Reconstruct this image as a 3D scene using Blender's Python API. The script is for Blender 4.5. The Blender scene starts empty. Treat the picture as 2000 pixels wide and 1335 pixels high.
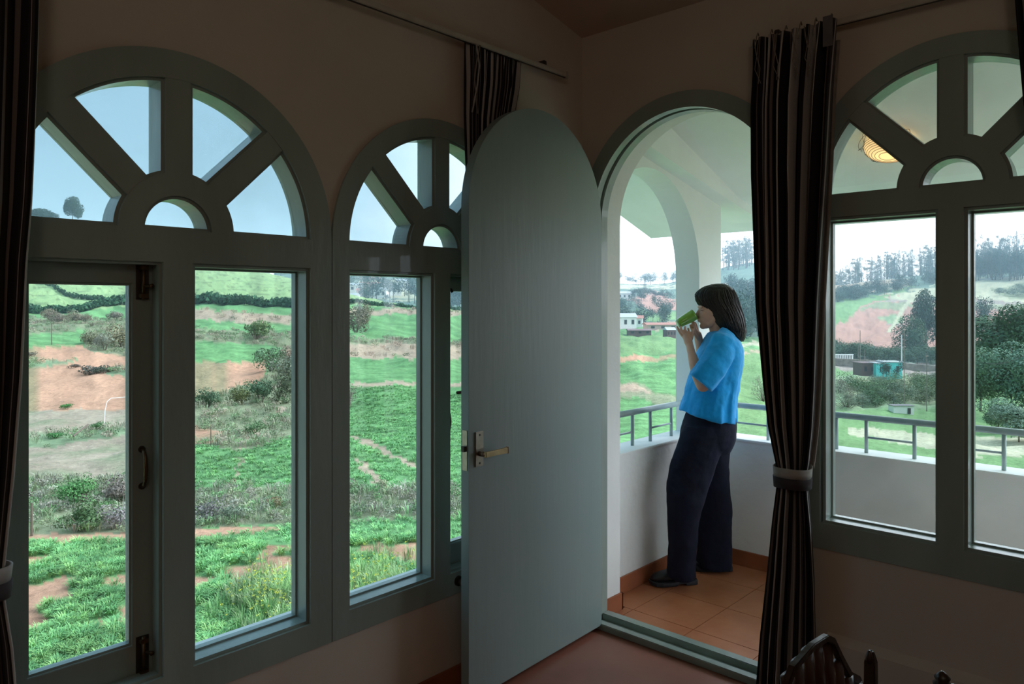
import bpy, bmesh, math, random
import numpy as np
from mathutils import Vector, Matrix
from mathutils.geometry import tessellate_polygon
random.seed(7); RN = np.random.RandomState(7)
SC = bpy.context.scene; COL = SC.collection
PI = math.pi; R_ = math.radians

# ------------------------------------------------------------------ camera, sky, sun, exposure
FPX, CX, CY, CAMH = 1446.0, 1000.0, 595.0, 1.5
TH = R_(42.8)                       # heading of the camera, X axis runs along the window wall
FW = Vector((math.cos(TH), math.sin(TH), 0)); RT = Vector((math.sin(TH), -math.cos(TH), 0))
cam = bpy.data.cameras.new('camera'); camo = bpy.data.objects.new('camera', cam); COL.objects.link(camo)
camo.location = (0, 0, CAMH); camo.rotation_euler = (PI/2, 0, TH - PI/2)
cam.sensor_width = 36; cam.lens = 36*FPX/2000; cam.shift_y = (CY-667.5)/2000; cam.clip_start = .02; cam.clip_end = 5000
SC.camera = camo
SC.view_settings.view_transform = 'Standard'; SC.view_settings.look = 'None'
SC.view_settings.gamma = 1; SC.view_settings.use_curve_mapping = False
SC.view_settings.exposure = 0.55
SKY_STRENGTH = 1.0; SUN_STRENGTH = 1.55

W = bpy.data.worlds.new('sky'); SC.world = W; W.use_nodes = True
nt = W.node_tree; N = nt.nodes; L = nt.links; N.clear()
def nn(t, **k):
    n = N.new(t)
    for a, v in k.items(): setattr(n, a, v)
    return n
tc = nn('ShaderNodeTexCoord'); sep = nn('ShaderNodeSeparateXYZ'); L.new(tc.outputs['Generated'], sep.inputs[0])
dotn = nn('ShaderNodeVectorMath', operation='DOT_PRODUCT'); L.new(tc.outputs['Generated'], dotn.inputs[0])
dotn.inputs[1].default_value = (math.cos(R_(-25)), math.sin(R_(-25)), -.12)
def mth(op, a, b=None, clamp=False):
    n = nn('ShaderNodeMath', operation=op); n.use_clamp = clamp
    for i, v in enumerate((a, b)):
        if v is None: continue
        if isinstance(v, (int, float)): n.inputs[i].default_value = v
        else: L.new(v, n.inputs[i])
    return n.outputs[0]
cl = nn('ShaderNodeTexNoise'); cl.inputs['Scale'].default_value = 2.6; cl.inputs['Detail'].default_value = 6; cl.inputs['Roughness'].default_value = .55
mp = nn('ShaderNodeMapping'); mp.inputs['Scale'].default_value = (1, 1, 2.6); L.new(tc.outputs['Generated'], mp.inputs[0]); L.new(mp.outputs[0], cl.inputs['Vector'])
fac = mth('ADD', mth('MULTIPLY', mth('SUBTRACT', dotn.outputs['Value'], .10), 1.6), mth('MULTIPLY', mth('SUBTRACT', cl.outputs['Fac'], .5), .45), True)
mix = nn('ShaderNodeMix', data_type='RGBA'); L.new(fac, mix.inputs['Factor'])
mix.inputs['A'].default_value = (.185, .32, .43, 1); mix.inputs['B'].default_value = (1.95, 2.2, 2.5, 1)
zz = mth('MAXIMUM', sep.outputs['Z'], 0.0)
gain = mth('ADD', 1.0, mth('MULTIPLY', mth('MULTIPLY', zz, zz), 2.2))
bg = nn('ShaderNodeBackground'); L.new(mix.outputs['Result'], bg.inputs['Color'])
L.new(mth('MULTIPLY', gain, SKY_STRENGTH), bg.inputs['Strength'])
wo = nn('ShaderNodeOutputWorld'); L.new(bg.outputs[0], wo.inputs['Surface'])
sun = bpy.data.lights.new('sun', 'SUN'); suno = bpy.data.objects.new('sun', sun); COL.objects.link(suno)
sun.energy = SUN_STRENGTH; sun.angle = R_(60); sun.color = (.93, .97, 1)
suno.rotation_euler = Vector((.50, -.62, .70)).to_track_quat('Z', 'Y').to_euler()
cy = SC.cycles
cy.max_bounces = 9; cy.diffuse_bounces = 6; cy.glossy_bounces = 3; cy.transparent_max_bounces = 24; cy.transmission_bounces = 4
cy.caustics_reflective = False; cy.caustics_refractive = False; cy.volume_bounces = 1
cy.use_denoising = True; cy.sample_clamp_indirect = 4

# ------------------------------------------------------------------ geometry helpers
def ray(px, py):
    s = (px-CX)/FPX; u = (CY-py)/FPX
    return Vector((FW.x+RT.x*s, FW.y+RT.y*s, u))
def at_depth(px, py, d): v = ray(px, py)*d; v.z += CAMH; return v
def on_y(px, py, Y): v = ray(px, py); v = v*(Y/v.y); v.z += CAMH; return v
def on_x(px, py, X): v = ray(px, py); v = v*(X/v.x); v.z += CAMH; return v
def on_floor(px, py, Z=0.): v = ray(px, py); v = v*((Z-CAMH)/v.z); v.z += CAMH; return v

class MB:
    def __init__(s): s.v = []; s.f = []
    def add(s, vs, fs):
        o = len(s.v); s.v += [tuple(p) for p in vs]; s.f += [tuple(i+o for i in f) for f in fs]; return s
    def box(s, a, b):
        (x0, y0, z0), (x1, y1, z1) = a, b
        return s.add([(x0,y0,z0),(x1,y0,z0),(x1,y1,z0),(x0,y1,z0),(x0,y0,z1),(x1,y0,z1),(x1,y1,z1),(x0,y1,z1)],
                     [(0,3,2,1),(4,5,6,7),(0,1,5,4),(1,2,6,5),(2,3,7,6),(3,0,4,7)])
    def obox(s, c, ax, ay, az, hx, hy, hz):
        c = Vector(c); P = []
        for k in (-1, 1):
            for (i, j) in ((-1,-1),(1,-1),(1,1),(-1,1)): P.append(c+ax*(i*hx)+ay*(j*hy)+az*(k*hz))
        return s.add(P, [(0,3,2,1),(4,5,6,7),(0,1,5,4),(1,2,6,5),(2,3,7,6),(3,0,4,7)])
    def plate(s, outer, holes, fn, d0, d1):
        """polygon with holes in (s, z), extruded between depths d0 and d1; fn(s, z, d) gives the point"""
        loops = [outer]+holes; flat = [p for l in loops for p in l]; n = len(flat)
        tri = tessellate_polygon([[Vector((p[0], p[1], 0)) for p in l] for l in loops])
        vs = [fn(p[0], p[1], d0) for p in flat]+[fn(p[0], p[1], d1) for p in flat]
        fs = [tuple(t) for t in tri]+[tuple(i+n for i in reversed(t)) for t in tri]
        o = 0
        for l in loops:
            m = len(l)
            for i in range(m):
                j = (i+1) % m; fs.append((o+i, o+j, o+j+n, o+i+n))
            o += m
        return s.add(vs, fs)
    def tube(s, pts, rad, n=8, cap=True):
        pts = [Vector(p) for p in pts]; m = len(pts)
        if not isinstance(rad, (list, tuple)): rad = [rad]*m
        t0 = (pts[1]-pts[0]).normalized(); up = Vector((0,0,1)) if abs(t0.z) < .9 else Vector((1,0,0))
        a = t0.cross(up).normalized(); V = []
        for i in range(m):
            t = (pts[min(i+1,m-1)]-pts[max(i-1,0)]).normalized()
            a = (a-t*a.dot(t)).normalized(); b = t.cross(a)
            for k in range(n):
                w = 2*PI*k/n; V.append(pts[i]+(a*math.cos(w)+b*math.sin(w))*rad[i])
        F = [(i*n+k, i*n+(k+1)%n, (i+1)*n+(k+1)%n, (i+1)*n+k) for i in range(m-1) for k in range(n)]
        if cap: F += [tuple(reversed(range(n))), tuple(range((m-1)*n, m*n))]
        return s.add(V, F)
    def limb(s, pts, rad, n=14):
        """tapering limb with rounded ends"""
        pts = [Vector(p) for p in pts]; P = []; Q = []
        t = (pts[1]-pts[0]).normalized(); r = rad[0]
        for k in (1, .75, .4): P.append(pts[0]-t*r*k*.98); Q.append(max(r*math.sqrt(max(0, 1-k*k)), r*.12))
        for p, q in zip(pts, rad): P.append(p); Q.append(q)
        t = (pts[-1]-pts[-2]).normalized(); r = rad[-1]
        for k in (.4, .75, 1): P.append(pts[-1]+t*r*k*.98); Q.append(max(r*math.sqrt(max(0, 1-k*k)), r*.12))
        return s.tube(P, Q, n)
    def ellipsoid(s, c, ax, ay, az, n=16, m=12):
        c = Vector(c); V = [c-az]
        for i in range(1, m):
            w = PI*i/m-PI/2
            for k in range(n):
                u = 2*PI*k/n; V.append(c+az*math.sin(w)+(ax*math.cos(u)+ay*math.sin(u))*math.cos(w))
        V.append(c+az); F = [(0, 1+(k+1)%n, 1+k) for k in range(n)]
        F += [(1+i*n+k, 1+i*n+(k+1)%n, 1+(i+1)*n+(k+1)%n, 1+(i+1)*n+k) for i in range(m-2) for k in range(n)]
        b = 1+(m-2)*n; F += [(b+k, b+(k+1)%n, len(V)-1) for k in range(n)]
        return s.add(V, F)
    def loft(s, rings, cap=True):
        n = len(rings[0]); V = [p for r in rings for p in r]
        F = [(i*n+k, i*n+(k+1)%n, (i+1)*n+(k+1)%n, (i+1)*n+k) for i in range(len(rings)-1) for k in range(n)]
        if cap: F += [tuple(reversed(range(n))), tuple(range((len(rings)-1)*n, len(rings)*n))]
        return s.add(V, F)
    def lathe(s, c, prof, n=24, ax=None, ay=None, az=None):
        c = Vector(c); ax = ax or Vector((1,0,0)); ay = ay or Vector((0,1,0)); az = az or Vector((0,0,1))
        return s.loft([[c+az*z+(ax*math.cos(2*PI*k/n)+ay*math.sin(2*PI*k/n))*max(r, 1e-4) for k in range(n)] for r, z in prof])
    def mesh(s, name, smooth=False, bevel=0):
        me = bpy.data.meshes.new(name); me.from_pydata(s.v, [], s.f); me.update()
        bm = bmesh.new(); bm.from_mesh(me); bmesh.ops.recalc_face_normals(bm, faces=bm.faces)
        if bevel:
            es = [e for e in bm.edges if len(e.link_faces) == 2 and e.calc_face_angle(0) > .6]
            bmesh.ops.bevel(bm, geom=es, offset=bevel, segments=2, affect='EDGES', clamp_overlap=True)
        bm.to_mesh(me); bm.free()
        if smooth:
            me.polygons.foreach_set('use_smooth', [True]*len(me.polygons))
        return me

def obj(name, mb, mat, parent=None, smooth=False, bevel=0, **props):
    me = mb.mesh(name, smooth, bevel) if isinstance(mb, MB) else mb
    if mat: me.materials.append(mat)
    o = bpy.data.objects.new(name, me); COL.objects.link(o)
    if parent: o.parent = parent; o.matrix_parent_inverse = parent.matrix_basis.inverted()
    for k, v in props.items(): o[k] = v
    return o
def empty(name, loc=(0,0,0), **props):
    o = bpy.data.objects.new(name, None); COL.objects.link(o); o.location = loc; o.empty_display_size = .1
    for k, v in props.items(): o[k] = v
    return o
def shade_auto(o, ang=35):
    me = o.data; me.polygons.foreach_set('use_smooth', [True]*len(me.polygons))
    try: me.set_sharp_from_angle(angle=R_(ang))
    except Exception: pass
    return o

# ------------------------------------------------------------------ materials
def mat(name, col, rough=.6, var=.12, scale=8, bump=0, bscale=40, metal=0, spec=.5, stretch=(1,1,1), col2=None, detail=4, coat=0, sheen=0):
    m = bpy.data.materials.new(name); m.use_nodes = True; t = m.node_tree; b = t.nodes['Principled BSDF']
    b.inputs['Roughness'].default_value = rough; b.inputs['Metallic'].default_value = metal
    b.inputs['Specular IOR Level'].default_value = spec; b.inputs['Coat Weight'].default_value = coat
    b.inputs['Sheen Weight'].default_value = sheen
    c = t.nodes.new('ShaderNodeTexCoord'); mpn = t.nodes.new('ShaderNodeMapping'); mpn.inputs['Scale'].default_value = stretch
    t.links.new(c.outputs['Object'], mpn.inputs[0])
    n = t.nodes.new('ShaderNodeTexNoise'); n.inputs['Scale'].default_value = scale; n.inputs['Detail'].default_value = detail
    t.links.new(mpn.outputs[0], n.inputs['Vector'])
    r = t.nodes.new('ShaderNodeValToRGB'); t.links.new(n.outputs['Fac'], r.inputs[0])
    c2 = col2 or tuple(min(1, x*(1+var)) for x in col); c1 = col if col2 else tuple(x*(1-var) for x in col)
    r.color_ramp.elements[0].position = .3; r.color_ramp.elements[1].position = .7
    r.color_ramp.elements[0].color = (*c1, 1); r.color_ramp.elements[1].color = (*c2, 1)
    t.links.new(r.outputs[0], b.inputs['Base Color'])
    if bump:
        n2 = t.nodes.new('ShaderNodeTexNoise'); n2.inputs['Scale'].default_value = bscale; n2.inputs['Detail'].default_value = 3
        t.links.new(mpn.outputs[0], n2.inputs['Vector'])
        bp = t.nodes.new('ShaderNodeBump'); bp.inputs['Strength'].default_value = bump; bp.inputs['Distance'].default_value = .01
        t.links.new(n2.outputs['Fac'], bp.inputs['Height']); t.links.new(bp.outputs[0], b.inputs['Normal'])
    return m
M = {}
M['wall'] = mat('cream_plaster', (.62,.56,.485), .85, .05, 2.5, .25, 14, spec=.2)
M['white'] = mat('white_plaster', (.85,.87,.86), .85, .04, 3, .3, 18, spec=.2)
M['ceil'] = mat('ceiling_paint', (.56,.45,.37), .9, .05, 2)
M['green'] = mat('sage_green_paint', (.30,.375,.345), .30, .14, 5, .2, 30, stretch=(1,1,.25), coat=.25)
M['door'] = mat('door_green_paint', (.28,.37,.365), .40, .08, 2.2, .12, 30, stretch=(1,1,.12))
M['floor_in'] = mat('red_oxide_floor', (.24,.085,.055), .38, .25, 3, .12, 12, col2=(.33,.13,.09))
M['tile'] = mat('terracotta_tile', (.38,.13,.055), .42, .25, 5, .15, 25, col2=(.50,.20,.10))
M['skirt'] = mat('terracotta_skirting', (.34,.11,.05), .45, .2, 5, .1, 25)
M['grout'] = mat('tile_grout', (.30,.17,.11), .9, .1, 30)
M['rail'] = mat('blue_green_rail_paint', (.33,.42,.42), .35, .15, 12, .1, 40)
M['track'] = mat('curtain_track_white', (.50,.48,.42), .5, .1, 20)
M['brass'] = mat('aged_brass', (.42,.32,.18), .32, .2, 30, metal=.9)
M['old_brass'] = mat('tarnished_brass', (.15,.105,.06), .4, .2, 30, metal=.8)
M['steel'] = mat('worn_steel', (.40,.36,.30), .3, .15, 30, metal=.9)
M['dark_metal'] = mat('dark_metal', (.08,.07,.06), .4, .2, 30, metal=.7)
M['skin'] = mat('skin', (.60,.34,.25), .5, .07, 12, .1, 90, spec=.4)
M['hair'] = mat('dark_hair', (.006,.0045,.004), .42, .5, 60, .6, 70, stretch=(1,1,.06), col2=(.018,.010,.008), spec=.3)
M['shirt'] = mat('blue_cotton', (.004,.34,.80), .8, .08, 20, .35, 22, sheen=.2, spec=.25)
M['trouser'] = mat('navy_twill', (.008,.010,.024), .85, .25, 10, .3, 25, spec=.2)
M['shoe'] = mat('black_leather', (.010,.012,.020), .35, .2, 20, .05, 60)
M['sole'] = mat('black_rubber', (.014,.016,.024), .6, .2, 20)
M['mug'] = mat('green_glaze', (.16,.34,.04), .12, .15, 9, stretch=(1,1,.4), coat=.5, col2=(.24,.42,.08))
M['mug_in'] = mat('mug_rim_glaze', (.55,.60,.50), .15, .1, 9)
M['wood'] = mat('dark_wood', (.030,.014,.009), .35, .3, 6, .3, 30, stretch=(1,1,.2), coat=.2)
M['leather'] = mat('striped_brown_leather', (.045,.018,.010), .35, .35, 12, .3, 20, coat=.2)
M['cloth_plain'] = mat('plain_curtain_lining', (.25,.215,.185), .9, .1, 30)
M['cloth_light'] = mat('pale_curtain_band', (.42,.40,.38), .9, .1, 30)
M['cloth_dark'] = mat('dark_curtain_band', (.05,.04,.045), .9, .1, 30)
M['buckram'] = mat('heading_tape', (.13,.115,.12), .9, .1, 30)

def glass_mat():
    m = bpy.data.materials.new('window_glass'); m.use_nodes = True; t = m.node_tree; t.nodes.clear()
    o = t.nodes.new('ShaderNodeOutputMaterial'); a = t.nodes.new('ShaderNodeBsdfTransparent'); a.inputs[0].default_value = (.95,.975,.97,1)
    g = t.nodes.new('ShaderNodeBsdfGlossy'); g.inputs['Roughness'].default_value = .02
    d = t.nodes.new('ShaderNodeBsdfDiffuse'); d.inputs[0].default_value = (.7,.75,.75,1)
    fr = t.nodes.new('ShaderNodeFresnel'); fr.inputs[0].default_value = 1.45
    gm = t.nodes.new('ShaderNodeNewGeometry'); im = t.nodes.new('ShaderNodeMapRange'); t.links.new(gm.outputs['Backfacing'], im.inputs['Value'])
    im.inputs['To Min'].default_value = 1.45; im.inputs['To Max'].default_value = 1/1.45; t.links.new(im.outputs[0], fr.inputs[0])
    mx = t.nodes.new('ShaderNodeMixShader'); t.links.new(fr.outputs[0], mx.inputs[0]); t.links.new(a.outputs[0], mx.inputs[1]); t.links.new(g.outputs[0], mx.inputs[2])
    c = t.nodes.new('ShaderNodeTexCoord'); n = t.nodes.new('ShaderNodeTexNoise'); n.inputs['Scale'].default_value = 3; n.inputs['Detail'].default_value = 8
    t.links.new(c.outputs['Object'], n.inputs['Vector'])
    mr = t.nodes.new('ShaderNodeMapRange'); mr.inputs['From Min'].default_value = .45; mr.inputs['From Max'].default_value = .8; mr.inputs['To Min'].default_value = .01; mr.inputs['To Max'].default_value = .10
    t.links.new(n.outputs['Fac'], mr.inputs['Value'])
    m2 = t.nodes.new('ShaderNodeMixShader'); t.links.new(mr.outputs[0], m2.inputs[0]); t.links.new(mx.outputs[0], m2.inputs[1]); t.links.new(d.outputs[0], m2.inputs[2])
    t.links.new(m2.outputs[0], o.inputs['Surface']); return m
M['glass'] = glass_mat()

def attr_mat(name, rough=.9, noise=.25, scale=6, transl=0, spec=.1):
    m = bpy.data.materials.new(name); m.use_nodes = True; t = m.node_tree; b = t.nodes['Principled BSDF']
    b.inputs['Roughness'].default_value = rough; b.inputs['Specular IOR Level'].default_value = spec
    a = t.nodes.new('ShaderNodeAttribute'); a.attribute_name = 'Col'
    n = t.nodes.new('ShaderNodeTexNoise'); n.inputs['Scale'].default_value = scale; n.inputs['Detail'].default_value = 5
    g = t.nodes.new('ShaderNodeNewGeometry'); t.links.new(g.outputs['Position'], n.inputs['Vector'])
    r = t.nodes.new('ShaderNodeMapRange'); r.inputs['From Min'].default_value = .3; r.inputs['From Max'].default_value = .7
    r.inputs['To Min'].default_value = 1-noise; r.inputs['To Max'].default_value = 1+noise; t.links.new(n.outputs['Fac'], r.inputs['Value'])
    mx = t.nodes.new('ShaderNodeVectorMath'); mx.operation = 'SCALE'; t.links.new(a.outputs['Color'], mx.inputs[0]); t.links.new(r.outputs[0], mx.inputs['Scale'])
    t.links.new(mx.outputs[0], b.inputs['Base Color']); m['n'] = 1
    return m
M['plant'] = attr_mat('foliage', .8, .15, 3)

# ------------------------------------------------------------------ the room
A, B = 2.136, 2.794            # window wall at Y = A, door wall at X = B
def PL(s, z, d): return (s, A+d, z)          # left wall: s = X, d outwards
def PR(s, z, d): return (B+d, s, z)          # right wall: s = Y
def arc(c, z, r, a0, a1, n=24): return [(c+r*math.cos(a0+(a1-a0)*i/n), z+r*math.sin(a0+(a1-a0)*i/n)) for i in range(n+1)]
def arch(c, z, r, zb, n=40):
    """outline of an arched opening, counterclockwise from bottom left"""
    return [(c-r, zb), (c+r, zb)]+arc(c, z, r, 0, PI, n)
XW, YW = -3.3, -2.9
ceil_z = lambda x: 2.76+.22*(B-x)
L1, L2, RS = .901, 1.905, .598         # window centres
wl = MB().plate([(XW, -.15), (B+.246, -.15), (B+.246, 2.76), (B, 2.76), (XW, ceil_z(XW))],
                [arch(L1, 1.715, .500, .380), arch(L2, 1.715, .492, .380)], PL, 0, .15)
obj('wall_left', wl, M['wall'], kind='structure')
wr1 = MB().plate([(A, -.15), (A, 2.76), (YW, 2.76), (YW, -.15)],
                 [arch(1.616, 1.887, .512, -.05), arch(RS, 1.897, .490, .605)], PR, 0, .10)
obj('wall_right', wr1, M['wall'], kind='structure')
wr2 = MB().plate([(2.36, -.15), (2.36, 2.72), (YW, 2.72), (YW, -.15)],
                 [arch(1.616, 1.887, .474, -.05), arch(RS, 1.897, .490, .605)], PR, .10, .246)
obj('wall_outside', wr2, M['white'], kind='structure')
obj('wall_back', MB().box((XW-.15, YW-.15, -.15), (B+.1, YW, 4.3)), M['wall'], kind='structure')
obj('wall_far_left', MB().box((XW-.15, YW, -.15), (XW, A+.15, 4.3)), M['wall'], kind='structure')
ce = MB().add([(XW,YW,ceil_z(XW)),(B+.24,YW,ceil_z(B+.24)),(B+.24,A+.15,ceil_z(B+.24)),(XW,A+.15,ceil_z(XW)),
               (XW,YW,ceil_z(XW)+.15),(B+.24,YW,ceil_z(B+.24)+.15),(B+.24,A+.15,ceil_z(B+.24)+.15),(XW,A+.15,ceil_z(XW)+.15)],
              [(0,3,2,1),(4,5,6,7),(0,1,5,4),(1,2,6,5),(2,3,7,6),(3,0,4,7)])
obj('ceiling', ce, M['ceil'], kind='structure')
obj('floor', MB().box((XW, YW, -.15), (B, A, 0)), M['floor_in'], kind='structure')
bl = MB().box((XW, A-.012, 0), (B-.012, A, .088)); obj('baseboard_left', bl, M['skirt'], kind='structure', bevel=.002)
br = MB().box((B-.012, YW, 0), (B, 1.095, .165)); obj('baseboard_right', br, M['skirt'], kind='structure', bevel=.002)
# plaster band below the window on the door wall, its top edge chamfered
band = MB().loft([[(B, y, .165), (B-.028, y, .165), (B-.028, y, .270), (B, y, .296)] for y in (YW, 1.0)])
obj('trim_1', band, M['wall'], kind='structure')

# ------------------------------------------------------------------ arched windows
def bead(mb, loop, fn, ins, d0, d1):
    """stepped lining of an opening: ring between the loop and its inset"""
    c = (sum(p[0] for p in loop)/len(loop), sum(p[1] for p in loop)/len(loop)); n = len(loop); inner = []
    for i in range(n):
        p, q, r = loop[i-1], loop[i], loop[(i+1) % n]
        e1 = Vector((q[0]-p[0], q[1]-p[1])); e2 = Vector((r[0]-q[0], r[1]-q[1]))
        if e1.length < 1e-6: e1 = e2
        if e2.length < 1e-6: e2 = e1
        n1 = Vector((-e1.y, e1.x)).normalized(); n2 = Vector((-e2.y, e2.x)).normalized(); k = n1+n2
        k = k/max(.35, k.dot(n1)) if k.length > 1e-6 else n1
        inner.append((q[0]+k.x*ins, q[1]+k.y*ins))
    mb.plate(loop, [inner], fn, d0, d1); return inner
def ccw(l):
    a = sum(l[i-1][0]*l[i][1]-l[i][0]*l[i-1][1] for i in range(len(l)))
    return l if a > 0 else l[::-1]
def pane_loop(c, zt, a0, a1, r0, r1, hw=0.036):
    """sector opening between two spokes, ring radius r0, arch radius r1; hw = half width of the spokes (0 at the transom)"""
    def pt(a, r, side):       # point on the circle r, offset hw from the spoke axis a
        if side == 0: return (c+r, zt)
        h = hw; t = math.sqrt(r*r-h*h); u = (math.cos(a), math.sin(a)); v = (-math.sin(a), math.cos(a))
        return (c+u[0]*t+v[0]*h*side, zt+u[1]*t+v[1]*h*side)
    A0 = math.asin(hw/r0) if a0 > .01 else 0; A1 = math.asin(hw/r0) if a1 < PI-.01 else 0
    B0 = math.asin(hw/r1) if a0 > .01 else 0; B1 = math.asin(hw/r1) if a1 < PI-.01 else 0
    return ccw(arc(c, zt, r1, a0+B0, a1-B1, 14)+arc(c, zt, r0, a1-A1, a0+A0, 8))
def arched_window(name, fn, c, r, ri, zb, z_sill, z_tr0, z_tr1, mullions, label_sides, face=-.010, back=.085, gl=.070, flip=1):
    root = empty(name, fn(c, zb, 0), kind='structure')
    g = M['green']; n = 48
    zc = z_tr1
    fr = MB().plate(ccw([(c-r, zc)]+[(c-ri, zc)]+arc(c, zc, ri, PI, 0, n)+[(c+r, zc)]+arc(c, zc, r, 0, PI, n)[1:-1]), [], fn, face, back)
    obj('arch_frame', fr, g, root)
    obj('transom', MB().plate([(c-r, z_tr0), (c+r, z_tr0), (c+r, zc), (c-r, zc)], [], fn, face, back), g, root)
    obj('bottom_rail', MB().plate([(c-r, zb), (c+r, zb), (c+r, z_sill), (c-r, z_sill)], [], fn, face, back), g, root)
    fw = r-ri
    for sgn in (-1, 1):
        a, b = sorted((c+sgn*r, c+sgn*(r-fw)))
        obj('stile', MB().plate([(a, z_sill), (b, z_sill), (b, z_tr0), (a, z_tr0)], [], fn, face, back), g, root)
    obj('mullion', MB().plate([(mullions[0], z_sill), (mullions[1], z_sill), (mullions[1], z_tr0), (mullions[0], z_tr0)], [], fn, face, back), g, root)
    # fan light
    ra, rb = .097, .161
    ring = ccw(arc(c, zc, rb, 0, PI, 28)+arc(c, zc, ra, PI, 0, 20))
    obj('hub_ring', MB().plate(ring, [], fn, face+.001, back), g, root)
    sp = (R_(45), R_(90), R_(135))
    for a in sp:
        u = (math.cos(a), math.sin(a)); v = (-u[1], u[0]); h = .036
        q = [(c+u[0]*t+v[0]*k*h, zc+u[1]*t+v[1]*k*h) for t, k in ((rb-.006,-1),(ri+.004,-1),(ri+.004,1),(rb-.006,1))]
        obj('spoke', MB().plate(ccw(q), [], fn, face+.002, back-.001), g, root)
    ang = [0, *sp, PI]
    loops = [pane_loop(c, zc, ang[i], ang[i+1], rb, ri) for i in range(4)]+[ccw(arc(c, zc, ra, 0, PI, 24))]
    for lp in loops:
        bm_ = MB(); inner = bead(bm_, lp, fn, .009, face+.012, back+.002)
        b = obj('glazing_bead', bm_, g, root)
        obj('pane', MB().plate(inner, [], fn, gl, gl+.004), M['glass'], root)
    return root
def fixed_light(root, fn, s0, s1, z0, z1, face=-.010, back=.085, gl=.070):
    lp = [(s0, z0), (s1, z0), (s1, z1), (s0, z1)]
    b = MB(); inner = bead(b, lp, fn, .010, face+.012, back+.002); obj('glazing_bead', b, M['green'], root)
    b2 = MB(); inner2 = bead(b2, inner, fn, .006, gl-.012, gl+.012); obj('putty_bead', b2, M['green'], root)
    obj('pane', MB().plate(inner, [], fn, gl, gl+.004), M['glass'], root)
def bolt(root, s, z, L_=.10, up=True, fn=PL, d=.055):
    o = empty('tower_bolt', (0,0,0)); o.parent = root
    k = 1 if up else -1
    P = lambda a, b, dd: Vector(fn(a, b, dd))
    mb = MB().plate([(s-.017, z-L_/2), (s+.017, z-L_/2), (s+.017, z+L_/2), (s-.017, z+L_/2)], [], fn, d-.003, d)
    obj('bolt_plate', mb, M['dark_metal'], root)
    obj('bolt_rod', MB().tube([P(s, z-L_*.5, d-.011), P(s, z+L_*.5, d-.011)], .0055, 10), M['old_brass'], root, smooth=True)
    for q in (-.4, .4):
        obj('bolt_guide', MB().plate([(s-.011, z+q*L_-.006), (s+.011, z+q*L_-.006), (s+.011, z+q*L_+.006), (s-.011, z+q*L_+.006)], [], fn, d-.02, d), M['old_brass'], root, bevel=.002)
    obj('bolt_knob', MB().tube([P(s, z-k*.012, d-.011), P(s+.012, z-k*.012, d-.030), P(s+.013, z-k*.012, d-.036)], [.004,.005,.007], 10), M['old_brass'], root, smooth=True)
    bpy.data.objects.remove(o)
def casement(root, fn, s0, s1, z0, z1, gs0, gs1, gz0, gz1, handle=None, name='casement'):
    f0, f1 = .055, .088
    c = obj(name, MB().plate([(s0+.003, z0+.003), (s1-.003, z0+.003), (s1-.003, z1-.003), (s0+.003, z1-.003)],
        [[(gs0, gz0), (gs1, gz0), (gs1, gz1), (gs0, gz1)]], fn, f0, f1), M['green'], root, bevel=.0015)
    b = MB(); inner = bead(b, [(gs0, gz0), (gs1, gz0), (gs1, gz1), (gs0, gz1)], fn, .006, f0+.008, f1); obj('glazing_bead', b, M['green'], c)
    obj('pane', MB().plate(inner, [], fn, .074, .078), M['glass'], c)
    return c
# window 1 (left of the pair)
w1 = arched_window('window_1', PL, L1, .507, .427, .372, .457, 1.620, 1.713, (.859, .943), '')
fixed_light(w1, PL, .943, 1.328, .457, 1.620)
lin = MB(); bead(lin, [(.474,.457),(.859,.457),(.859,1.620),(.474,1.620)], PL, .008, .004, .05); obj('rebate', lin, M['green'], w1)
c1 = casement(w1, PL, .474, .859, .457, 1.620, .545, .799, .545, 1.560)
for z, up in ((1.565, True), (.510, False)): bolt(c1, .848-.022, z, .10 if up else .11, up)
def pull(root, s, z0, z1, fn, d=.055):
    P = lambda a, b, dd: Vector(fn(a, b, dd)); mz = (z0+z1)/2; hh = (z1-z0)/2
    obj('pull_handle', MB().tube([P(s, z0, d-.003), P(s, z0+.008, d-.018), P(s, z0+.02, d-.026), P(s, mz, d-.030), P(s, z1-.02, d-.026), P(s, z1-.008, d-.018), P(s, z1, d-.003)],
        [.006,.005,.005,.006,.005,.005,.006], 10), M['old_brass'], root, smooth=True)
    for z in (z0, z1):
        obj('handle_rose', MB().tube([P(s, z, d+.001), P(s, z, d-.004)], [.010,.009], 14), M['dark_metal'], root, smooth=False)
pull(c1, .825, .988, 1.092, PL)
# window 2 (behind the open door)
w2 = arched_window('window_2', PL, L2, .494, .427, .372, .457, 1.620, 1.713, (1.865, 1.944), '')
fixed_light(w2, PL, 1.478, 1.865, .457, 1.620)
lin = MB(); bead(lin, [(1.944,.457),(2.33,.457),(2.33,1.620),(1.944,1.620)], PL, .008, .004, .05); obj('rebate', lin, M['green'], w2)
c2 = casement(w2, PL, 1.944, 2.330, .457, 1.620, 2.00, 2.26, .545, 1.560)
pull(c2, 1.975, .99, 1.09, PL)
obj('stay_hook', MB().tube([PL(1.98, 1.56, .054), PL(1.985, 1.56, .03), PL(1.99, 1.55, .03)], .006, 8), M['dark_metal'], c2, smooth=True)
# window 3 (on the door wall)
w3 = arched_window('window_3', PR, RS, .497, .427, .600, .695, 1.820, 1.897, (.562, .637), '')
fixed_light(w3, PR, .637, 1.018, .695, 1.820); fixed_light(w3, PR, .178, .562, .695, 1.820)
# pale sill slabs outside
obj('window_sill_outside', MB().box((.38, A+.092, .425), (2.42, A+.150, .452)), M['white'], kind='structure', bevel=.004)

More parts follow.
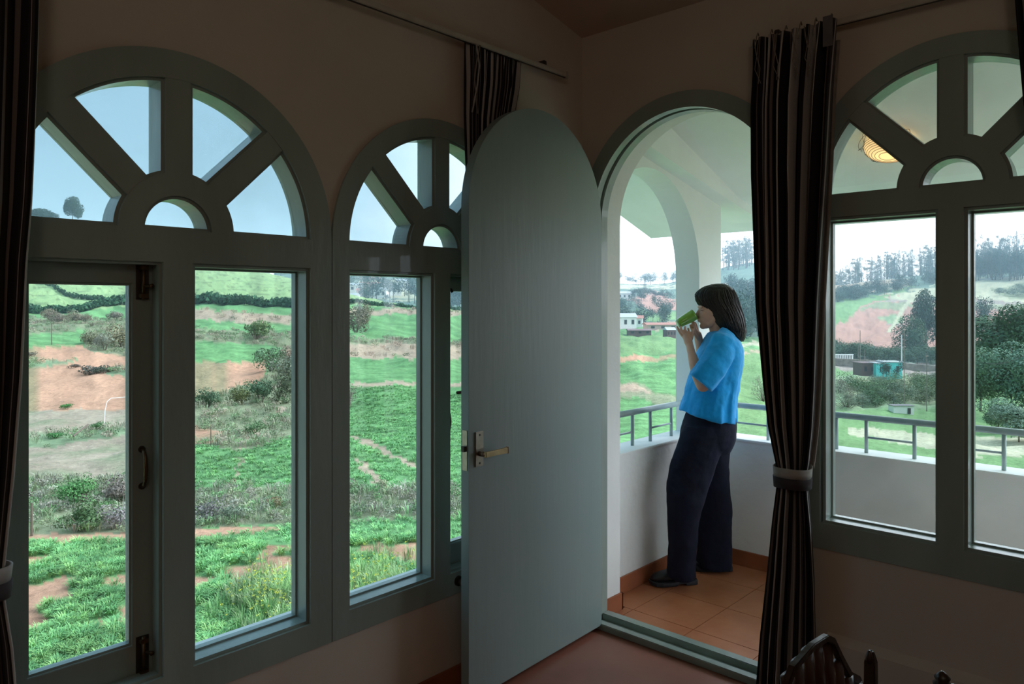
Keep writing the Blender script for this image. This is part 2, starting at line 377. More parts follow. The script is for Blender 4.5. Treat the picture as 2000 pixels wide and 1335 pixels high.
# ------------------------------------------------------------------ arched door
df = empty('door_1', (B, 1.616, 0), kind='structure')
zc = 1.887
fr = MB().plate(ccw([(1.616-.519, 0), (1.616-.447, 0)]+arc(1.616, zc, .447, PI, 0, 48)+[(1.616+.447, 0), (2.133, 0)]+arc(1.616, zc, .517, 0, PI, 48)), [], PR, -.010, .030)
obj('door_frame', fr, M['green'], df)
fr = MB().plate(ccw([(1.616-.500, 0), (1.616-.462, 0)]+arc(1.616, zc, .462, PI, 0, 48)+[(1.616+.462, 0), (1.616+.500, 0)]+arc(1.616, zc, .500, 0, PI, 48)), [], PR, .030, .055)
obj('door_rebate', fr, M['green'], df)
fr = MB().plate(ccw([(1.616-.500, 0), (1.616-.447, 0)]+arc(1.616, zc, .447, PI, 0, 48)+[(1.616+.447, 0), (1.616+.500, 0)]+arc(1.616, zc, .500, 0, PI, 48)), [], PR, .055, .102)
obj('door_stop', fr, M['green'], df)
obj('threshold', MB().box((B-.012, 1.17, 0), (B+.028, 2.063, .030)), M['green'], df, bevel=.003)
obj('threshold_step', MB().box((B+.028, 1.17, 0), (B+.062, 2.063, .018)), M['green'], df, bevel=.002)
obj('threshold_stop', MB().box((B+.062, 1.17, 0), (B+.11, 2.063, .045)), M['green'], df, bevel=.003)
# the open leaf, hinged on the corner side
leaf = empty('door_leaf', (B-.004, 2.052, 0), label='open arched sage green door leaf standing before the left windows', category='door')
al = R_(2.2); ud = Vector((-math.cos(al), -math.sin(al), 0)); vd = Vector((math.sin(al), -math.cos(al), 0))   # ud: along the leaf, vd: towards the room
H0 = Vector((B-.004, 2.020, 0))
def PD(s, z, d): p = H0+ud*s-vd*d; return (p.x, p.y, z)      # d = 0 visible face, d > 0 behind
lw = .882; r_ = lw/2
lf = MB().plate([(0, .022), (lw, .022)]+arc(r_, 1.868, r_, 0, PI, 56), [], PD, 0, .040)
obj('leaf_panel', lf, M['door'], leaf, bevel=.002)
for z in (.30, 1.1, 1.75):
    obj('hinge', MB().tube([PD(-.006, z-.05, .046), PD(-.006, z+.05, .046)], .007, 10), M['dark_metal'], leaf, smooth=True)
zh = .957; sh = .829
bp_ = obj('lock_plate', MB().plate([(sh-.022, zh-.064), (sh+.022, zh-.064), (sh+.022, zh+.066), (sh-.022, zh+.066)], [], PD, -.006, 0), M['steel'], leaf, bevel=.0015)
for q in (-.052, .054):
    obj('screw', MB().tube([PD(sh, zh+q, -.0055), PD(sh, zh+q, -.0075)], .004, 10), M['dark_metal'], bp_)
Pv = lambda s, z, d: Vector(PD(s, z, d))
hb = MB().tube([Pv(sh, zh-.016, -.004), Pv(sh, zh-.016, -.040)], .010, 14)
lever = MB().loft([[Pv(s, zh-.016+h_*k, -.040+dd*j) for (k, j) in ((-1,-1),(1,-1),(1,1),(-1,1))] for s, h_, dd in ((sh+.008,.010,.007),(sh-.05,.010,.006),(sh-.10,.011,.006),(sh-.118,.012,.006))])
obj('handle_neck', hb, M['steel'], bp_, smooth=True)
lev = obj('lever_handle', lever, M['brass'], bp_, bevel=.002); lev['label'] = 'brass lever handle'
obj('lever_tip', MB().plate([(sh-.124, zh-.029), (sh-.117, zh-.029), (sh-.117, zh-.003), (sh-.124, zh-.003)], [], PD, -.048, -.033), M['steel'], bp_, bevel=.001)
ep = MB().box((0,0,0),(0,0,0)); ep = MB()
ep.plate([(lw, zh-.075), (lw+.002, zh-.075), (lw+.002, zh+.075), (lw, zh+.075)], [], PD, .008, .032); obj('latch_plate', ep, M['steel'], leaf)
obj('latch_bolt', MB().plate([(lw, zh-.004), (lw+.014, zh-.004), (lw+.014, zh+.016), (lw, zh+.016)], [], PD, .012, .028), M['dark_metal'], leaf, bevel=.001)
obj('back_latch', MB().tube([PD(lw-.03, 1.17, .04), PD(lw-.03, 1.17, .055), PD(lw+.006, 1.17, .055)], .006, 8), M['dark_metal'], leaf, smooth=True)
# door stopper under the second window
st = empty('door_stopper', PL(1.985, .42, 0), label='small chrome door stopper on the wall under the window by the door edge', category='door stopper')
obj('stopper_base', MB().tube([PL(1.985, .42, -.009), PL(1.985, .42, -.018)], [.020,.019], 20), M['dark_metal'], st)
obj('stopper_knob', MB().lathe(PL(1.985, .42, -.018), [(.010,0),(.012,.01),(.015,.018),(.016,.028),(.012,.036),(.004,.040)], 20, Vector((1,0,0)), Vector((0,0,1)), Vector((0,-1,0))), M['steel'], st, smooth=True)

# ------------------------------------------------------------------ balcony
X0 = 3.04; XF = 4.03
bf = obj('balcony_floor', MB().box((B+.10, -2.2, -.2), (4.19, 2.36, -.006)), M['grout'], kind='structure')
xs = [2.904, 3.08, 3.41, 3.74, 4.028]; ys = [2.198, 2.04, 1.71, 1.38, 1.05, .72, .39, .06, -.27, -.6, -.93, -1.26, -1.59]
for i in range(len(xs)-1):
    for j in range(len(ys)-1):
        if i == 0 and j == 0: ytop = 2.088
        else: ytop = ys[j]
        obj('floor_tile', MB().box((xs[i]+.002, ys[j+1]+.002, -.02), (xs[i+1]-.002, ytop-.002, 0)), M['tile'], bf)
# side wall with arch over the side parapet
half = [(3.5+.535*math.cos(a), 1.675+.575*math.sin(a)) for a in np.linspace(0, PI, 41) if 3.5+.535*math.cos(a) > 3.045]
def PS(s, z, d): return (s, 2.2+d, z)
up_ = MB().plate(ccw([(3.04, half[-1][1]-.05)]+half[::-1]+[(4.035, .725), (4.31, .725), (4.31, 2.119), (3.04, 2.385)]), [], PS, 0, .16)
obj('balcony_side_wall', up_, M['white'], kind='structure')
pr = MB(); pr.box((3.04, 2.2, -.2), (4.31, 2.36, .712)); pr.box((4.03, -2.2, -.2), (4.19, 2.2, .712))
obj('balcony_parapet', pr, M['white'], kind='structure')
pc = MB(); pc.box((3.04, 2.195, .712), (4.035, 2.375, .727)); pc.box((4.025, -2.2, .712), (4.205, 2.195, .727))
obj('parapet_coping', pc, M['white'], kind='structure', bevel=.003)
sk = MB(); sk.box((3.04, 2.188, 0), (4.03, 2.2, .088)); sk.box((4.018, -2.2, 0), (4.03, 2.188, .088)); sk.box((3.04, 2.078, 0), (3.052, 2.188, .084)); sk.box((2.90, 2.078, 0), (3.052, 2.09, .084))
sk.box((3.04, -2.2, 0), (3.052, 1.14, .088))
obj('baseboard_balcony', sk, M['skirt'], kind='structure', bevel=.002)
# roof: sloping soffit, flatter outer strip, side beam and side overhang
def slab(prof, y0, y1, th): return MB().loft([[(x, y, z) for x, z in prof]+[(x, y, z+th) for x, z in prof[::-1]] for y in (y0, y1)])
obj('balcony_roof', slab([(X0, 2.639), (4.34, 2.166), (5.04, 2.026)], -2.2, 2.3, .10), M['white'], kind='structure')
obj('balcony_roof_side', slab([(2.6, 2.86), (4.34, 2.262), (5.04, 2.026)], 2.30, 3.17, .10), M['white'], kind='structure')
obj('balcony_beam', MB().loft([[(X0, y, 2.385), (4.66, y, 2.046), (4.66, y, 2.10), (4.34, y, 2.20), (X0, y, 2.67)] for y in (2.095, 2.32)]), M['white'], kind='structure')
# railing
rl = empty('balcony_railing', (4.1, 2.28, .727), label='blue green painted pipe railing along the top of the balcony parapet', category='railing')
rr = .0165; zr = .910
obj('handrail', MB().tube([(3.04, 2.28, zr), (4.06, 2.28, zr)], rr, 14), M['rail'], rl, smooth=True)
obj('handrail', MB().tube([(4.1, 2.22, zr), (4.1, -2.2, zr)], rr, 14), M['rail'], rl, smooth=True)
fy = []
y = 2.029
while y > -2: fy += [(y, y-.228)]; y -= .379
for a, b in fy:
    for q in (a, b): obj('post', MB().tube([(4.1, q, .726), (4.1, q, zr-.01)], .0095, 10), M['rail'], rl, smooth=True)
    obj('cross_bar', MB().tube([(4.1, a, .808), (4.1, b, .808)], .006, 8), M['rail'], rl, smooth=True)
for a, b in ((3.846, 3.617), (3.436, 3.208)):
    for q in (a, b): obj('post', MB().tube([(q, 2.28, .726), (q, 2.28, zr-.01)], .0095, 10), M['rail'], rl, smooth=True)
    obj('cross_bar', MB().tube([(a, 2.28, .802), (b, 2.28, .802)], .006, 8), M['rail'], rl, smooth=True)
# balcony ceiling lamp
lp = Vector((3.93, 1.110, 2.315)); sl = math.atan(.364)
lx = Vector((math.cos(sl), 0, -math.sin(sl))); lz = Vector((math.sin(sl), 0, math.cos(sl))); ly = Vector((0, 1, 0))
lamp = empty('ceiling_lamp', lp, label='ribbed glowing bowl lamp on the balcony ceiling', category='lamp')
obj('lamp_base', MB().lathe(lp-lz*.02, [(.05,0),(.055,.01),(.05,.022)], 24, lx, ly, lz), M['dark_metal'], lamp, smooth=True)
m = bpy.data.materials.new('lit_shade'); m.use_nodes = True; t = m.node_tree; b = t.nodes['Principled BSDF']
b.inputs['Base Color'].default_value = (.75, .55, .32, 1); b.inputs['Emission Color'].default_value = (1, .62, .27, 1)
wv = t.nodes.new('ShaderNodeTexNoise'); wv.inputs['Scale'].default_value = 5
mr = t.nodes.new('ShaderNodeMapRange'); mr.inputs['To Min'].default_value = .55; mr.inputs['To Max'].default_value = 1.0
t.links.new(wv.outputs['Fac'], mr.inputs['Value']); t.links.new(mr.outputs[0], b.inputs['Emission Strength'])
obj('lamp_shade', MB().lathe(lp, [(.02,-.096),(.055,-.094),(.08,-.087),(.098,-.075),(.109,-.060),(.113,-.044),(.109,-.032)], 40, lx, ly, lz), m, lamp, smooth=True)
for k in range(9):
    r0 = .124-.0095*k*(.45+.06*k); zz_ = -.050-.0082*k
    r0 = [.1145,.113,.109,.103,.095,.085,.072,.057,.038][k]; zz_ = [-.043,-.054,-.063,-.072,-.079,-.0855,-.090,-.0945,-.0965][k]
    pts = [lp+lx*(r0*math.cos(w))+ly*(r0*math.sin(w))+lz*zz_ for w in np.linspace(0, 2*PI, 33)]
    obj('shade_rib', MB().tube(pts, .0013, 5), M['cloth_plain'], lamp)
for k in range(26):                      # loose wire frill above the bowl
    a = random.uniform(0, 2*PI); pts = []
    for q in range(9):
        w = a+q*.09; rr_ = .112+.022*math.sin(q*PI/8)+.006*math.sin(k*1.7); pts.append(lp+lx*(rr_*math.cos(w))+ly*(rr_*math.sin(w))+lz*(-.035+.03*math.sin(q*PI/8+k)))
    obj('wire_frill', MB().tube(pts, .0012, 4), M['dark_metal'], lamp)
pl = bpy.data.lights.new('lamp_bulb', 'POINT'); plo = bpy.data.objects.new('lamp_bulb', pl); COL.objects.link(plo); plo.parent = lamp
plo.location = -lz*.19; pl.energy = .35; pl.color = (1, .6, .28); pl.shadow_soft_size = .05
HAZE = .00062
# ------------------------------------------------------------------ the valley: terrain
KD = [5, 14, 17, 22, 27, 32, 36, 45, 60, 90, 130, 145, 170, 200, 260, 320, 400, 500, 620, 800, 1100, 1600]
KP = {  # image row on which the ground stands at each distance, used only to read off its height
 -500: [3053,1473,1335,1150,1060,985,935,870,800,690,628,606,565,540,460,425,470,560,560,530,560,590],
   50: [3053,1473,1335,1150,1060,985,935,870,800,690,628,606,575,548,465,432,470,560,560,520,560,590],
  140: [3053,1473,1335,1150,1060,985,935,870,800,690,628,604,580,552,475,432,470,560,560,520,560,590],
  300: [3053,1473,1335,1150,1060,985,935,870,800,690,628,600,585,562,512,487,500,550,545,505,560,590],
  440: [3053,1473,1335,1150,1060,985,935,870,800,690,628,598,582,562,532,517,525,545,535,497,560,590],
  583: [3053,1473,1335,1150,1060,985,935,870,800,695,628,600,582,565,549,548,560,565,535,500,560,590],
  675: [3053,1473,1335,1150,1060,985,935,870,800,700,630,602,588,578,574,590,600,580,545,505,560,590],
  820: [3053,1473,1335,1150,1060,985,935,870,800,705,638,612,605,603,615,620,610,585,550,515,560,590],
  900: [3053,1473,1335,1150,1060,985,935,872,805,715,645,625,612,606,612,615,605,585,555,520,560,590],
 1100: [3053,1473,1335,1155,1070,1000,950,890,825,730,670,655,645,640,625,612,600,585,565,545,560,590],
 1210: [3053,1473,1340,1165,1080,1010,960,900,832,742,685,668,655,645,635,618,590,572,562,554,565,590],
 1262: [3053,1473,1340,1165,1080,1010,960,900,835,745,690,672,658,648,635,615,588,570,566,556,565,590],
 1320: [3053,1473,1340,1165,1085,1015,965,905,838,750,692,675,660,650,636,615,592,578,564,553,565,590],
 1420: [3053,1473,1340,1170,1090,1020,970,910,845,765,705,688,675,665,645,620,590,560,535,518,560,590],
 1500: [3053,1473,1340,1175,1095,1025,975,915,850,780,718,700,682,672,650,620,588,558,530,508,560,590],
 1620: [3053,1473,1345,1180,1100,1030,980,925,858,805,750,735,718,700,668,632,594,562,562,575,580,590],
 1720: [3053,1473,1345,1180,1105,1035,985,930,865,812,758,742,724,708,668,630,588,548,546,560,575,590],
 1830: [3053,1473,1345,1185,1110,1040,990,935,872,820,766,750,730,714,670,625,582,544,534,555,575,590],
 1900: [3053,1473,1345,1185,1110,1045,995,938,876,824,768,752,732,716,670,622,578,542,531,555,575,590],
 2000: [3053,1473,1345,1190,1115,1050,1000,942,880,828,770,755,735,718,668,616,570,536,524,550,575,590],
 2600: [3053,1473,1345,1190,1115,1050,1000,945,885,830,770,755,735,718,660,606,560,530,518,545,575,590]}
_kx = np.array(sorted(KP)); _kh = np.array([[CAMH-(KP[x][i]-CY)/FPX*KD[i] for i in range(len(KD))] for x in _kx]); _kl = np.log(KD)
# smooth the profiles a little along the azimuth
def lat_noise(n, seed):
    return np.random.RandomState(seed).rand(n, n)
_L = [lat_noise(256, k) for k in range(6)]
def vnoise(x, y, k=0):
    x = np.asarray(x, float); y = np.asarray(y, float); g = _L[k]; xi = np.floor(x).astype(int); yi = np.floor(y).astype(int); fx = x-xi; fy = y-yi
    fx = fx*fx*(3-2*fx); fy = fy*fy*(3-2*fy); a = g[xi % 256, yi % 256]; b = g[(xi+1) % 256, yi % 256]; c = g[xi % 256, (yi+1) % 256]; d = g[(xi+1) % 256, (yi+1) % 256]
    return (a*(1-fx)+b*fx)*(1-fy)+(c*(1-fx)+d*fx)*fy-.5
def fbm(x, y, k=0): return vnoise(x, y, k)+.5*vnoise(x*2.1+7, y*2.1, (k+1) % 6)+.25*vnoise(x*4.3, y*4.3+3, (k+2) % 6)
def height(px, d):
    """ground height on azimuth px at depth d (arrays)"""
    px = np.asarray(px, float); d = np.asarray(d, float)
    def at(q):
        q = np.clip(q, _kx[0], _kx[-1]); i = np.clip(np.searchsorted(_kx, q)-1, 0, len(_kx)-2); t = (q-_kx[i])/(_kx[i+1]-_kx[i])
        l = np.log(np.clip(d, KD[0], KD[-1])); j = np.clip(np.searchsorted(_kl, l)-1, 0, len(KD)-2); u = (l-_kl[j])/(_kl[j+1]-_kl[j])
        h0 = _kh[i, j]*(1-u)+_kh[i, j+1]*u; h1 = _kh[i+1, j]*(1-u)+_kh[i+1, j+1]*u
        return h0*(1-t)+h1*t
    return (at(px-35)+at(px+35)+2*at(px))/4
def ground(px, d):
    """point on the ground at azimuth px, depth d"""
    z = float(height(px, d)); s = (px-CX)/FPX
    x = (FW.x+RT.x*s)*d; y = (FW.y+RT.y*s)*d
    return Vector((x, y, z+float(bumps(x, y, d))))
def bumps(x, y, d):
    return fbm(np.asarray(x)*.23, np.asarray(y)*.23, 1)*np.clip(np.asarray(d)*.012, .12, 1.2)
def inpoly(X, Y, P):
    r = np.zeros(X.shape, bool); n = len(P)
    for i in range(n):
        x0, y0 = P[i]; x1, y1 = P[(i+1) % n]
        if y0 == y1: continue
        c = ((y0 > Y) != (y1 > Y)) & (X < (x1-x0)*(Y-y0)/(y1-y0)+x0); r ^= c
    return r
TY = dict(crop=0, soil=1, scrub=2, tea=3, dry=4, redfar=5, forest=6, pale=7, weedy=8, rock=9, grass=10, plough=11)
TC = np.array([(.165,.335,.135),(.58,.32,.21),(.28,.30,.18),(.30,.42,.19),(.47,.35,.25),(.47,.26,.205),(.13,.20,.15),(.50,.47,.32),(.27,.35,.20),(.36,.29,.25),(.20,.33,.14),(.44,.35,.26)])
FIELDS = [  # (kind, outline as seen from the room, nearest depth, farthest depth)
 ('tea', [(-600,300),(900,300),(905,612),(820,602),(680,590),(600,592),(380,590),(300,592),(210,598),(48,608),(-600,620)], 100, 345),
 ('forest', [(-600,300),(1100,300),(1100,640),(905,640),(820,612),(600,610),(-600,610)], 345, 2000),
 ('pale', [(675,555),(780,545),(820,585),(675,580)], 345, 2000),
 ('scrub', [(-600,618),(150,616),(265,622),(265,650),(-600,640)], 60, 340),
 ('dry', [(375,604),(480,608),(585,618),(675,600),(905,608),(905,616),(675,612),(585,634),(480,630),(375,622)], 60, 260),
 ('scrub', [(375,640),(583,652),(583,685),(500,670),(375,664)], 60, 340),
 ('dry', [(670,660),(760,668),(905,672),(905,700),(760,700),(670,692)], 60, 340),
 ('scrub', [(670,655),(905,668),(905,674),(670,668)], 60, 340),
 ('scrub', [(170,650),(270,642),(270,690),(230,695),(160,680)], 60, 340),
 ('soil', [(-600,670),(48,673),(110,673),(180,682),(270,698),(270,800),(48,805),(-600,805)], 40, 340),
 ('soil', [(375,707),(520,705),(515,760),(440,770),(375,775)], 40, 340),
 ('weedy', [(48,700),(150,705),(130,712),(48,716)], 40, 340), ('weedy', [(200,722),(268,715),(268,724),(220,734)], 40, 340),
 ('scrub', [(375,775),(440,768),(520,735),(545,690),(590,690),(590,800),(375,820)], 40, 340),
 ('plough', [(-600,805),(272,800),(272,945),(-600,950)], 30, 90),
 ('weedy', [(-600,862),(150,845),(272,828),(272,842),(120,872),(-600,885)], 30, 90),
 ('scrub', [(375,800),(590,790),(590,850),(470,880),(375,870)], 30, 120),
 ('soil', [(375,835),(440,838),(430,865),(375,870)], 30, 120),
 ('scrub', [(-600,945),(272,935),(375,955),(590,950),(905,955),(905,1010),(590,1022),(375,1030),(272,1040),(-600,1048)], 24, 60),
 ('soil', [(-600,1046),(272,1040),(375,1032),(580,1028),(470,1045),(375,1055),(272,1062),(-600,1066)], 24, 40),
 ('dry', [(670,744),(905,748),(905,754),(670,752)], 40, 340),
 ('scrub', [(670,745),(690,745),(690,790),(670,795)], 40, 340),
 ('dry', [(466,893),(472,893),(463,950),(443,966),(434,962),(455,945)], 26, 60), ('dry', [(690,848),(740,868),(830,915),(830,922),(735,878),(690,856)], 26, 60), ('dry', [(700,893),(765,950),(752,955),(690,899)], 26, 60),
 ('dry', [(585,765),(470,880),(464,878),(580,760)], 26, 60),
 # door view
 ('grass', [(1100,650),(1330,650),(1330,690),(1100,690)], 60, 300), ('soil', [(1100,692),(1335,696),(1335,703),(1100,708)], 60, 300),
 ('scrub', [(1205,742),(1260,752),(1335,785),(1335,800),(1250,775),(1205,775)], 40, 200),
 ('dry', [(1205,745),(1250,752),(1280,768),(1240,765),(1205,760)], 40, 200),
 ('forest', [(1100,500),(1340,500),(1340,592),(1205,600)], 230, 2000), ('redfar', [(1222,585),(1262,568),(1300,576),(1335,600),(1335,612),(1270,604)], 200, 2000),
 ('pale', [(1190,556),(1330,556),(1330,566),(1250,562),(1190,570)], 600, 2000),
 ('grass', [(1245,605),(1335,612),(1335,630),(1260,625)], 200, 600), ('dry', [(1190,604),(1240,612),(1262,632),(1240,645),(1190,640)], 200, 600),
 ('dry', [(1260,630),(1335,632),(1335,642),(1270,640)], 200, 500),
 ('forest', [(1340,480),(1560,480),(1560,640),(1340,640)], 230, 2000), ('dry', [(1400,552),(1500,556),(1500,566),(1400,562)], 300, 2000),
 ('pale', [(1400,672),(1520,672),(1520,680),(1400,680)], 120, 260), ('grass', [(1400,682),(1520,684),(1520,870),(1400,870)], 30, 170),
 ('dry', [(1400,690),(1520,688),(1520,692),(1400,695)], 30, 200),
 # window right of the door
 ('grass', [(1560,700),(2700,720),(2700,1000),(1560,1000)], 26, 175),
 ('weedy', [(1600,745),(1680,725),(1850,735),(1850,800),(1600,800)], 26, 175),
 ('pale', [(1660,832),(1840,850),(2700,850),(2700,905),(1900,890),(1760,868),(1660,845)], 26, 120),
 ('scrub', [(1660,735),(1850,735),(1850,790),(1660,775)], 26, 175),
 ('rock', [(1560,696),(1700,704),(1850,712),(2700,720),(2700,745),(1850,738),(1740,730),(1560,712)], 150, 230),
 ('forest', [(1560,668),(1850,690),(2700,690),(2700,716),(1850,712),(1560,698)], 180, 320),
 ('redfar', [(1560,600),(1620,640),(1660,592),(1720,575),(2700,560),(2700,700),(1560,680)], 215, 520),
 ('grass', [(1560,605),(1622,592),(1670,582),(1728,574),(1735,566),(1790,556),(1726,580),(1711,588),(1677,607),(1656,624),(1620,651),(1560,672)], 215, 620),
 ('pale', [(1715,586),(1745,574),(1835,556),(1894,546),(2000,540),(2700,520),(2700,592),(2000,584),(1835,580),(1780,580),(1726,586)], 250, 620),
 ('scrub', [(1683,606),(1715,590),(1780,592),(1835,592),(2700,592),(2700,600),(1960,600),(1835,600),(1776,598),(1760,606),(1720,604)], 250, 620),
 ('rock', [(1718,587),(1780,581),(1840,581),(2000,584),(2700,592),(2700,597),(2000,590),(1840,588),(1720,590)], 250, 620),
 ('pale', [(1840,588),(2000,590),(2700,596),(2700,599),(2000,593),(1840,591)], 250, 620),
 ('scrub', [(1941,566),(1965,560),(2000,554),(2700,540),(2700,582),(1985,580)], 250, 620),
 ('dry', [(1600,566),(1658,545),(1783,546),(1781,555),(1732,563),(1667,573),(1600,576)], 380, 760),
 ('weedy', [(1715,622),(1740,614),(1772,620),(1765,632),(1730,634)], 215, 450), ('rock', [(1720,632),(1765,634),(1768,637),(1720,636)], 215, 450),
 ('pale', [(1800,560),(1812,560),(1735,650),(1725,650)], 215, 420),
 ('forest', [(1560,300),(2700,300),(2700,530),(2000,538),(1900,545),(1840,553),(1790,545),(1660,542),(1560,560)], 420, 2000),
]
def classify(px, py, d, jx, jy):
    k = np.full(px.shape, TY['crop']); X = px+jx; Y = py+jy
    k[d > 230] = TY['forest']
    for n, P, d0, d1 in FIELDS:
        if n == 'forest' and d0 == 345: pass
        k[inpoly(X, Y, P) & (d >= d0) & (d <= d1)] = TY[n]
    return k
NAZ, NR = 1000, 460
pxs = np.concatenate([np.linspace(-900, -30, 60, endpoint=False), np.linspace(-30, 2030, NAZ, endpoint=False), np.linspace(2030, 3000, 60)])
ds = np.exp(np.linspace(math.log(5.2), math.log(1550), NR))
PX, DD = np.meshgrid(pxs, ds); HS = height(PX, DD); SX = (PX-CX)/FPX
VX = (FW.x+RT.x*SX)*DD; VY = (FW.y+RT.y*SX)*DD; HS = HS+bumps(VX, VY, DD); PY = CY-FPX*(HS-CAMH)/DD
sc_ = np.clip(60/DD, .15, 1)
jx = fbm(VX*.5*sc_*2, VY*.5*sc_*2, 2)*22; jy = fbm(VX*.4*sc_*2, VY*.4*sc_*2, 3)*9*np.clip(1.2-np.abs(PY-600)/700, .4, 1.2)
K = classify(PX, PY, DD, jx, jy)
C = TC[K].copy()
near = (DD < 26.5) & (K == TY['crop']); g_ = fbm(VX*.7, VY*.7, 4)        # gaps of bare soil between the near plants
C[near & (g_ > .18)] = TC[TY['soil']]*.85
b_ = (1+.28*fbm(VX*.35*sc_, VY*.35*sc_, 5)+.22*fbm(VX*1.6*sc_, VY*1.6*sc_, 0))[..., None]; C = C*b_
# rows of the crops and the contour lines of the tea
cr = (K == TY['crop']) & (DD > 26); u_ = VX*.55+VY*.83+2.0*fbm(VX*.05, VY*.05, 1)
C[cr] *= (1+.20*np.sin(u_[cr]*2*PI/2.2))[:, None]
te = K == TY['tea']; w_ = HS*1.0+1.2*fbm(VX*.03, VY*.03, 2); ln = np.abs(((w_/1.15) % 1)-.5) > .43
C[te & ln] *= .62
s2 = (K == TY['soil']) & (DD > 40); C[s2] *= (1-.10*(np.abs(((VX*.8-VY*.45+fbm(VX*.08, VY*.08, 3)*3)/6.5 % 1)-.5) > .47)[s2])[:, None]
mixg = (K == TY['plough'])|(K == TY['soil'])&(DD > 30); gg = np.clip(fbm(VX*.25*sc_, VY*.5*sc_, 1)*1.6+.05, 0, .5)[..., None]
C = np.where(mixg[..., None], C*(1-gg)+np.array([.16,.25,.12])*gg, C)
nr, na = PX.shape
V = np.stack([VX, VY, HS], -1).reshape(-1, 3)
ii = (np.arange(nr-1)[:, None]*na+np.arange(na-1)[None]).ravel()
Fq = np.stack([ii, ii+1, ii+na+1, ii+na], 1)[:, ::-1]
def np_mesh(name, V, F, C=None, smooth=False):
    me = bpy.data.meshes.new(name); k = F.shape[1]
    me.vertices.add(len(V)); me.vertices.foreach_set('co', V.astype(np.float32).ravel())
    me.loops.add(F.size); me.loops.foreach_set('vertex_index', F.astype(np.int32).ravel())
    me.polygons.add(len(F)); me.polygons.foreach_set('loop_start', np.arange(0, F.size, k, dtype=np.int32)); me.polygons.foreach_set('loop_total', np.full(len(F), k, np.int32))
    if smooth: me.polygons.foreach_set('use_smooth', np.ones(len(F), bool))
    me.update(calc_edges=True)
    if C is not None:
        a = me.attributes.new('Col', 'FLOAT_COLOR', 'POINT'); c = np.ones((len(V), 4), np.float32); c[:, :3] = np.clip(C, 0, 1); a.data.foreach_set('color', c.ravel())
    return me
def terrain_mat():
    m = attr_mat('fields_and_soil', .95, .30, 2.6); t = m.node_tree; b = t.nodes['Principled BSDF']
    n = [q for q in t.nodes if q.type == 'TEX_NOISE'][0]; n.inputs['Detail'].default_value = 7; n.inputs['Roughness'].default_value = .75
    bp = t.nodes.new('ShaderNodeBump'); bp.inputs['Strength'].default_value = .5; bp.inputs['Distance'].default_value = .6
    t.links.new(n.outputs['Fac'], bp.inputs['Height']); t.links.new(bp.outputs[0], b.inputs['Normal']); return m
M['terrain'] = terrain_mat()
obj('ground', np_mesh('ground', V, Fq, C.reshape(-1, 3), True), M['terrain'], kind='structure')

gb = MB(); a_ = [(3000-CX)/FPX, (-900-CX)/FPX]
t0 = TH-math.atan(a_[0])+.02; t1 = TH+math.atan(-a_[1])-.02-2*PI
ws = np.linspace(t0, t1, 30); vs_ = [(5*math.cos(w), 5*math.sin(w), -7.2) for w in ws]+[(1500*math.cos(w), 1500*math.sin(w), -7.2) for w in ws]
obj('ground_behind', MB().add(vs_, [(i, i+1, i+31, i+30) for i in range(29)]), mat('meadow', (.26,.26,.17), .95, .2, .3), kind='structure')
hz = bpy.data.materials.new('valley_haze'); hz.use_nodes = True; t = hz.node_tree; t.nodes.clear(); o_ = t.nodes.new('ShaderNodeOutputMaterial'); v_ = t.nodes.new('ShaderNodeVolumeScatter')
v_.inputs['Color'].default_value = (.60, .82, 1, 1); v_.inputs['Density'].default_value = HAZE; v_.inputs['Anisotropy'].default_value = .1; t.links.new(v_.outputs[0], o_.inputs['Volume'])
hb_ = MB().obox(FW*860+Vector((0,0,40)), FW, RT, Vector((0,0,1)), 790, 1500, 110)
obj('haze', hb_, hz, kind='stuff', label='thin blue haze over the far side of the valley', category='haze')

# ------------------------------------------------------------------ plants
def merge(temps, pos, scl, rot, col, cvar=.18):
    """many small plants as one mesh; temps: list of (V, F, brightness per vertex)"""
    VV, FF, CC = [], [], []; o = 0; pos = np.asarray(pos); n = len(pos); which = RN.randint(0, len(temps), n)
    for k, (v, f, br) in enumerate(temps):
        s = which == k; m = s.sum()
        if not m: continue
        c, sn = np.cos(rot[s]), np.sin(rot[s]); sc = scl[s][:, None]
        x = (v[None, :, 0]*c[:, None]-v[None, :, 1]*sn[:, None])*sc+pos[s, 0:1]; y = (v[None, :, 0]*sn[:, None]+v[None, :, 1]*c[:, None])*sc+pos[s, 1:2]
        z = v[None, :, 2]*sc+pos[s, 2:3]
        VV.append(np.stack([x, y, z], -1).reshape(-1, 3)); FF.append((f[None]+(np.arange(m)*len(v))[:, None, None]+o).reshape(-1, 3)); o += m*len(v)
        CC.append((col[s][:, None, :]*br[None, :, None]).reshape(-1, 3))
    return np.concatenate(VV), np.concatenate(FF), np.concatenate(CC)
